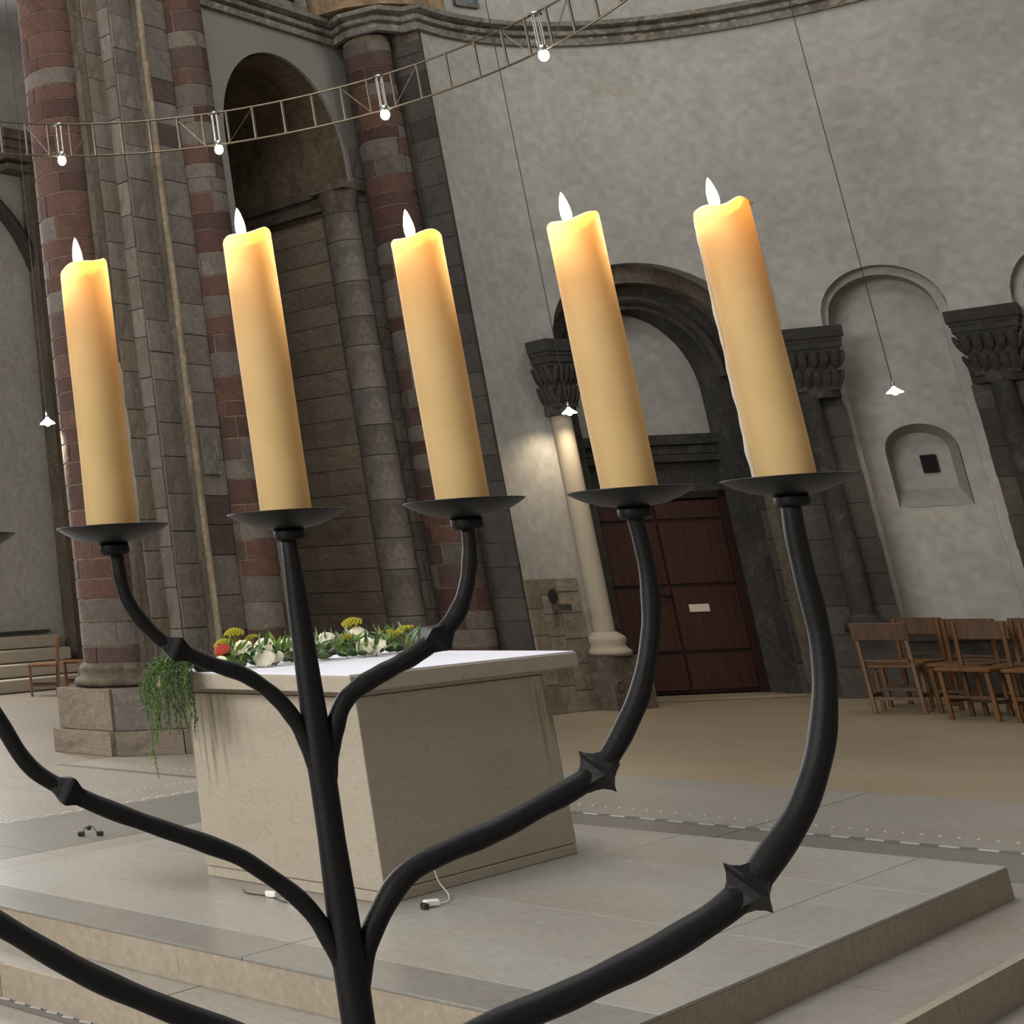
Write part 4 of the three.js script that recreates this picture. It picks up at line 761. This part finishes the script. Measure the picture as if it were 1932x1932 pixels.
  plates.forEach(([s, y], i) => {
    const r = i === 3 ? 0.0745 : 0.0725, dish = [[0.0, -0.021], [0.02, -0.0208], [0.038, -0.0175], [0.054, -0.0115], [0.065, -0.0055], [r, -0.0002], [r + 0.001, 0.0008], [r - 0.0005, 0.0016], [0.064, -0.003], [0.053, -0.009], [0.04, -0.0132], [0.034, -0.0136], [0.0, -0.0136]];
    const p = mesh('drip_dish', metric(lathe(dish.map(([x, yy]) => [Math.max(x, 0.0001), yy]), 40).translate(s, y - F2, 0), 8), M.dish, cand);
    p.rotation.set(0, 0, 0);
    mesh('collar', metric(lathe([[0.0001, -0.021], [0.0185, -0.021], [0.0195, -0.025], [0.0195, -0.032], [0.017, -0.036], [0.0001, -0.036]], 20).translate(s, y - F2, 0), 8), M.iron, p);
  });
}

// ---------------------------------------------------------------- candles
const candleInfo = [
  ['leftmost candle on the outer arm, outside the picture', 0.02, 0], ['lit candle left of the frame on the second arm', 0.01, 0],
  ['shortest lit beeswax candle, leftmost in view, with pale wax run on its right side', 0.006, 1],
  ['lit beeswax candle on the central stem of the candelabrum', 0.006, 0],
  ['lit beeswax candle right of the central stem, in front of the stone corner', 0.007, 0],
  ['lit beeswax candle in front of the wooden door, second from the right', 0.007, 0],
  ['tallest lit candle at the right end with ragged rim and pale wax runs', 0.008, 2],
];
plates.forEach(([s, py, top], i) => {
  const x = CX + CDX * s, z = CZ + CDZ * s, base = py - 0.0135, H = top - base;
  const [label, tilt, runs] = candleInfo[i];
  const c = tag(group('candle', x, base, z), label, 'candle', 'lit candles on the candelabrum');
  c.rotation.y = CTURN;
  const R = 0.0325, N = 48, lop = i === 6 ? 0.009 : i === 5 ? 0.009 : 0.008, ph = rr(-0.5, 0.5), bites = [rr(0, 6), rr(0, 6)];
  const lip = a => lop * Math.cos(a + 0.1) * 0.5 + 0.0022 * Math.sin(3 * a + ph * 6) + (i === 5 ? 0.004 * Math.exp(-((Math.cos(a) - 0.9) ** 2) * 30) : 0) + (i === 6 ? 0.0012 * Math.sin(5 * a + 1) : 0);
  const rows = [];
  const ring = (r, yOf, wob = 0) => rows.push([...Array(N + 1)].map((_, k) => { const a = k / N * 2 * Math.PI, rr_ = r + (wob ? wob * Math.sin(2 * a + ph) : 0); return V(rr_ * Math.cos(a), yOf(a), rr_ * Math.sin(a)); }));
  ring(0.0001, () => 0); ring(R * 0.985, () => 0.0); 
  for (let k = 1; k <= 26; k++) { const t = k / 26; ring(R * (1 + 0.012 * Math.sin(t * 7 + i)), a => t * (H - 0.012) + t * t * t * lip(a), 0.0004); }
  ring(R * 1.0, a => H - 0.006 + lip(a)); ring(R * 0.97, a => H - 0.0025 + lip(a)); ring(R * 0.9, a => H + lip(a)); ring(R * 0.82, a => H - 0.002 + lip(a) * 0.9); ring(R * 0.7, a => H - 0.008 + lip(a) * 0.5); ring(R * 0.5, () => H - 0.012); ring(R * 0.2, () => H - 0.0135); ring(0.0001, () => H - 0.013);
  const pos = [], uv = [], idx = [];
  rows.forEach((r, j) => r.forEach((p, k) => { pos.push(p.x, p.y, p.z); uv.push(k / N * 0.2, p.y); }));
  for (let j = 0; j + 1 < rows.length; j++) for (let k = 0; k < N; k++) { const a = j * (N + 1) + k, b = a + 1, d = a + N + 1, e = d + 1; idx.push(a, d, b, b, d, e); }
  const g = new THREE.BufferGeometry(); g.setAttribute('position', new THREE.Float32BufferAttribute(pos, 3)); g.setAttribute('uv', new THREE.Float32BufferAttribute(uv, 2)); g.setIndex(idx); g.computeVertexNormals();
  mesh('wax_body', g, M.wax, c);
  const fx = -0.006;
  mesh('wick', tube([V(fx, H - 0.014, 0), V(fx + 0.0005, H - 0.005, 0), V(fx - 0.001, H + 0.004, 0.001)], 0.0014, 8, 6), M.wick, c);
  const fl = mesh('flame', lathe([[0.0001, 0], [0.004, 0.003], [0.0063, 0.0085], [0.007, 0.015], [0.0064, 0.024], [0.0044, 0.034], [0.0022, 0.042], [0.0001, 0.046]], 16), M.flame, c);
  fl.position.set(fx, H - 0.006, 0); fl.rotation.z = 0.04;
  const l = new THREE.PointLight(new THREE.Color(1, 0.8, 0.48), FLAME_POWER, 0, 2); l.position.set(fx, H + 0.012, 0); l.shadow.radius = 0.35; l.castShadow = true; c.add(l);
  // wax that has run down the side
  const run = (ang, y0, y1, r, lumps) => { const pts = [], n = 16; for (let k = 0; k <= n; k++) { const t = k / n, a = ang + 0.03 * Math.sin(t * 5 + i); pts.push(V((R + r * 0.25) * Math.cos(a), y0 + (y1 - y0) * t, (R + r * 0.25) * Math.sin(a))); } mesh('wax_run', tube(pts, t => r * (0.55 + 0.45 * t) * (1 + lumps * Math.sin(t * 19 + ang * 3) * 0.5 + lumps * 0.3 * Math.sin(t * 47)) * (t < 0.04 ? 0.6 : 1), 60, 10), M.drip, c); };
  if (runs === 1) { run(0.12, H * 0.62, 0.004, 0.0042, 0.35); }
  if (runs === 2) { run(3.66, H * 0.74, 0.004, 0.0034, 0.5); run(3.6, H * 0.96, H * 0.5, 0.0022, 0.3); run(0.52, H - 0.045, H * 0.55, 0.0018, 0.9); mesh('wax_lump', new THREE.SphereGeometry(0.005, 12, 8).scale(1.2, 0.9, 1).translate(R * 0.84, H - 0.004, R * 0.5), M.wax, c); }
});

// ---------------------------------------------------------------- ring of lamps over the altar
{
  const RX = -4.43, RZ = -6.19, RY = 4.4, RR = 2.34, RH = 0.245;
  const ring = tag(group('ring_chandelier', RX, RY, RZ), 'large hoop shaped steel chandelier with small bright lamps above the altar', 'chandelier');
  for (const [n, y] of [['lower_hoop', 0], ['upper_hoop', RH]]) mesh(n, new THREE.TorusGeometry(RR, 0.0075, 8, 160).rotateX(Math.PI / 2).translate(0, y, 0), M.brass, ring);
  const P = (a, y, r = RR) => V(r * Math.cos(a * D), y, r * Math.sin(a * D));
  const rung = rod(V(0, 0, 0), V(0, RH, 0), 0.009, 8), thin = 0.003;
  const rodGeo = rod(V(0, 0, 0), V(0, RH - 0.01, 0), 0.005, 6), bulbGeo = new THREE.SphereGeometry(0.03, 14, 10).scale(1, 1.25, 1), cupGeo = lathe([[0.012, 0.075], [0.03, 0.07], [0.034, 0.04], [0.03, 0.035]], 16);
  for (let k = 0; k < 13; k++) {
    const a0 = -98.7 + k * 360 / 13;
    for (const o of [-2.1, 2.0, 6.4, 11.4, 16.4, 21.3]) { const m = mesh('rung', rung, M.brass, ring); m.position.copy(P(a0 + o, 0)); }
    mesh('brace', rod(P(a0 + 2.0, 0.01), P(a0 + 6.4, RH - 0.01), thin, 5), M.brass, ring);
    mesh('brace', rod(P(a0 - 2.1, 0.01), P(a0 - 6.4, RH - 0.01), thin, 5), M.brass, ring);
    const lamp = new THREE.Group(); lamp.name = 'lamp'; lamp.position.copy(P(a0, 0)); ring.add(lamp);
    for (const [dx, dz] of [[0.022, 0], [-0.022, 0], [0, 0.022], [0, -0.022]]) { const m = mesh('holder_rod', rodGeo, M.steel, lamp); m.position.set(dx, 0, dz); }
    mesh('holder_cap', lathe([[0.0001, RH], [0.04, RH], [0.04, RH - 0.012], [0.0001, RH - 0.014]], 16), M.steel, lamp);
    mesh('socket', cupGeo, M.steel, lamp).position.y = -0.045;
    mesh('bulb', bulbGeo, M.bulb, lamp).position.y = -0.035;
    const l = new THREE.PointLight(new THREE.Color(1, 0.86, 0.66), RING_POWER, 0, 2); l.position.set(0, -0.035, 0); l.shadow.radius = 1.2; l.castShadow = true; lamp.add(l);
  }
  for (const a of [-30, 62, 132, 186]) mesh('suspension_wire', rod(P(a, RH), V(P(a, 0).x * 0.9, 11.9 - RY, P(a, 0).z * 0.9), 0.003, 5), M.cord, ring);
}

// ---------------------------------------------------------------- pendant lamps near the walls
const pendants = [
  [-9.98, 3.01, -10.38, 'small bright pendant lamp hanging left of the big pier'],
  [-7.58, 3.03, -16.16, 'small bright pendant lamp hanging left of the wooden door'],
  [-5.27, 3.03, -18.42, 'small bright pendant lamp hanging in front of the arched niche'],
];
pendants.forEach(([x, y, z, label], i) => {
  const p = tag(group('pendant_lamp', x, y, z), label, 'lamp', 'pendant lamps');
  mesh('cord', rod(V(0, 0.12, 0), V(0, 11.9 - y, 0), 0.0045, 6), M.cord, p);
  mesh('socket', lathe([[0.0001, 0.13], [0.014, 0.125], [0.016, 0.07], [0.0001, 0.065]], 12), M.steel, p);
  mesh('shade', lathe([[0.014, 0.075], [0.024, 0.055], [0.075, 0.012], [0.078, 0.0]], 24), M.glassShade, p);
  mesh('bulb', new THREE.SphereGeometry(0.032, 14, 10).translate(0, 0.008, 0), M.bulb, p);
  const l = new THREE.SpotLight(new THREE.Color(1, 0.85, 0.62), PENDANT_POWER[i], 0, 76 * D, 0.5, 2); l.position.set(0, -0.03, 0); l.target.position.set(0, -2, 0); l.shadow.radius = 1.5; l.castShadow = true; p.add(l); p.add(l.target);
});

// ---------------------------------------------------------------- chairs
const chair0 = (() => {
  const c = group('wooden_chair');
  const W = 0.42, leg = (x, z, h, lean) => { const g = new RoundedBoxGeometry(0.035, h, 0.035, 1, 0.006); g.translate(0, h / 2, 0); const p = g.attributes.position; for (let i = 0; i < p.count; i++) { const y = p.getY(i); p.setZ(i, p.getZ(i) - Math.max(0, y - 0.42) * lean); } g.translate(x, 0, z); return metric(g); };
  for (const s of [-1, 1]) { mesh('leg', leg(s * (W / 2 - 0.018), -0.19, 0.84, 0.16), M.chair, c); mesh('leg', leg(s * (W / 2 - 0.03), 0.19, 0.42, 0), M.chair, c); }
  mesh('seat', metric(new RoundedBoxGeometry(W + 0.02, 0.035, 0.43, 2, 0.012).translate(0, 0.437, 0.01)), M.chair, c);
  const back = new RoundedBoxGeometry(W + 0.03, 0.17, 0.022, 2, 0.009); back.rotateX(-0.14); back.translate(0, 0.765, -0.27); mesh('backrest', metric(back), M.chairDark, c);
  for (const s of [-1, 1]) mesh('stretcher', box(0.022, 0.03, 0.36, s * (W / 2 - 0.024), 0.16, 0), M.chairDark, c);
  mesh('stretcher', box(W - 0.05, 0.03, 0.022, 0, 0.2, 0.19), M.chairDark, c); mesh('stretcher', box(W - 0.05, 0.03, 0.022, 0, 0.14, -0.19), M.chairDark, c);
  mesh('book_rest', box(W - 0.06, 0.014, 0.13, 0, 0.5, -0.27), M.chairDark, c);
  return c;
})();
let firstChair = true;
function chair(x, z, turn, label, grp) { const c = firstChair ? chair0 : chair0.clone(); if (!firstChair) { c.name = numbered('wooden_chair'); scene.add(c); } firstChair = false; c.position.set(x, F1, z); c.rotation.y = turn; c.userData = {}; tag(c, label, 'chair', grp); return c; }
const G1 = 'wooden chairs in the apse', G2 = 'wooden chairs far left behind the pier', FACE = 3.3;
chair(-5.48, -17.07, FACE, 'front wooden chair nearest the door, seen from behind', G1);
chair(-4.99, -17.28, FACE, 'wooden chair set back between the two front chairs', G1);
chair(-4.74, -16.67, FACE, 'front wooden chair right of the gap, seen from behind near the picture edge', G1);
chair(-4.22, -16.55, FACE, 'wooden chair cut by the right picture edge in the front row', G1);
chair(-5.55, -17.8, FACE, 'wooden chair nearest the stone ledge behind the leftmost chair', G1);
chair(-4.46, -17.25, FACE, 'second row wooden chair behind the front chair near the picture edge', G1);
chair(-3.95, -17.12, FACE, 'second row wooden chair cut by the right picture edge', G1);
chair(-15.5, -15.5, 3.9, 'wooden chair beside the pale steps, the left one of the far pair', G2);
chair(-15.6, -16.35, 3.9, 'wooden chair half hidden by the pier, the right one of the far pair', G2);

// ---------------------------------------------------------------- small things on the floor
{
  const cable = (name, label, pts, plugs, m = M.plug) => {
    const g = tag(group(name), label, 'cable');
    if (pts) mesh('cord', tube(pts, 0.003, 30, 6), m, g);
    for (const [x, y, z, w, ry, mm] of plugs) { const b = mesh('plug', metric(new RoundedBoxGeometry(w, 0.026, 0.028, 2, 0.008)), mm, g); b.position.set(x, y, z); b.rotation.y = ry; }
  };
  cable('floor_cable', 'short cable with pale plug lying before the altar front', [V(-4.42, 0.004, -5.55), V(-4.36, 0.004, -5.5), V(-4.25, 0.004, -5.51), V(-4.13, 0.004, -5.46), V(-4.05, 0.004, -5.47)], [[-4.24, 0.014, -5.51, 0.05, 0.2, M.pale], [-4.09, 0.014, -5.46, 0.06, -0.2, M.pale], [-4.05, 0.013, -5.455, 0.03, -0.2, M.plug]]);
  cable('floor_cable', 'white cable curling up beside the right altar face', [V(-3.67, 0.012, -5.78), V(-3.66, 0.006, -5.9), V(-3.72, 0.012, -6.02), V(-3.78, 0.05, -6.06), V(-3.8, 0.1, -6.07)], [[-3.665, 0.016, -5.8, 0.07, 1.2, M.pale], [-3.66, 0.012, -5.74, 0.03, 1.2, M.plug]], M.pale);
  cable('floor_plug', 'small dark cable plug on the grey floor left of the platform', [V(-6.56, F1 + 0.012, -6.77), V(-6.545, F1 + 0.05, -6.79), V(-6.52, F1 + 0.055, -6.815), V(-6.495, F1 + 0.012, -6.84)], [[-6.565, F1 + 0.014, -6.765, 0.045, 0.85, M.plug], [-6.49, F1 + 0.014, -6.85, 0.045, 0.85, M.plug], [-6.535, F1 + 0.045, -6.805, 0.03, 0.85, M.plug]]);
}

renderer.render(scene, camera);
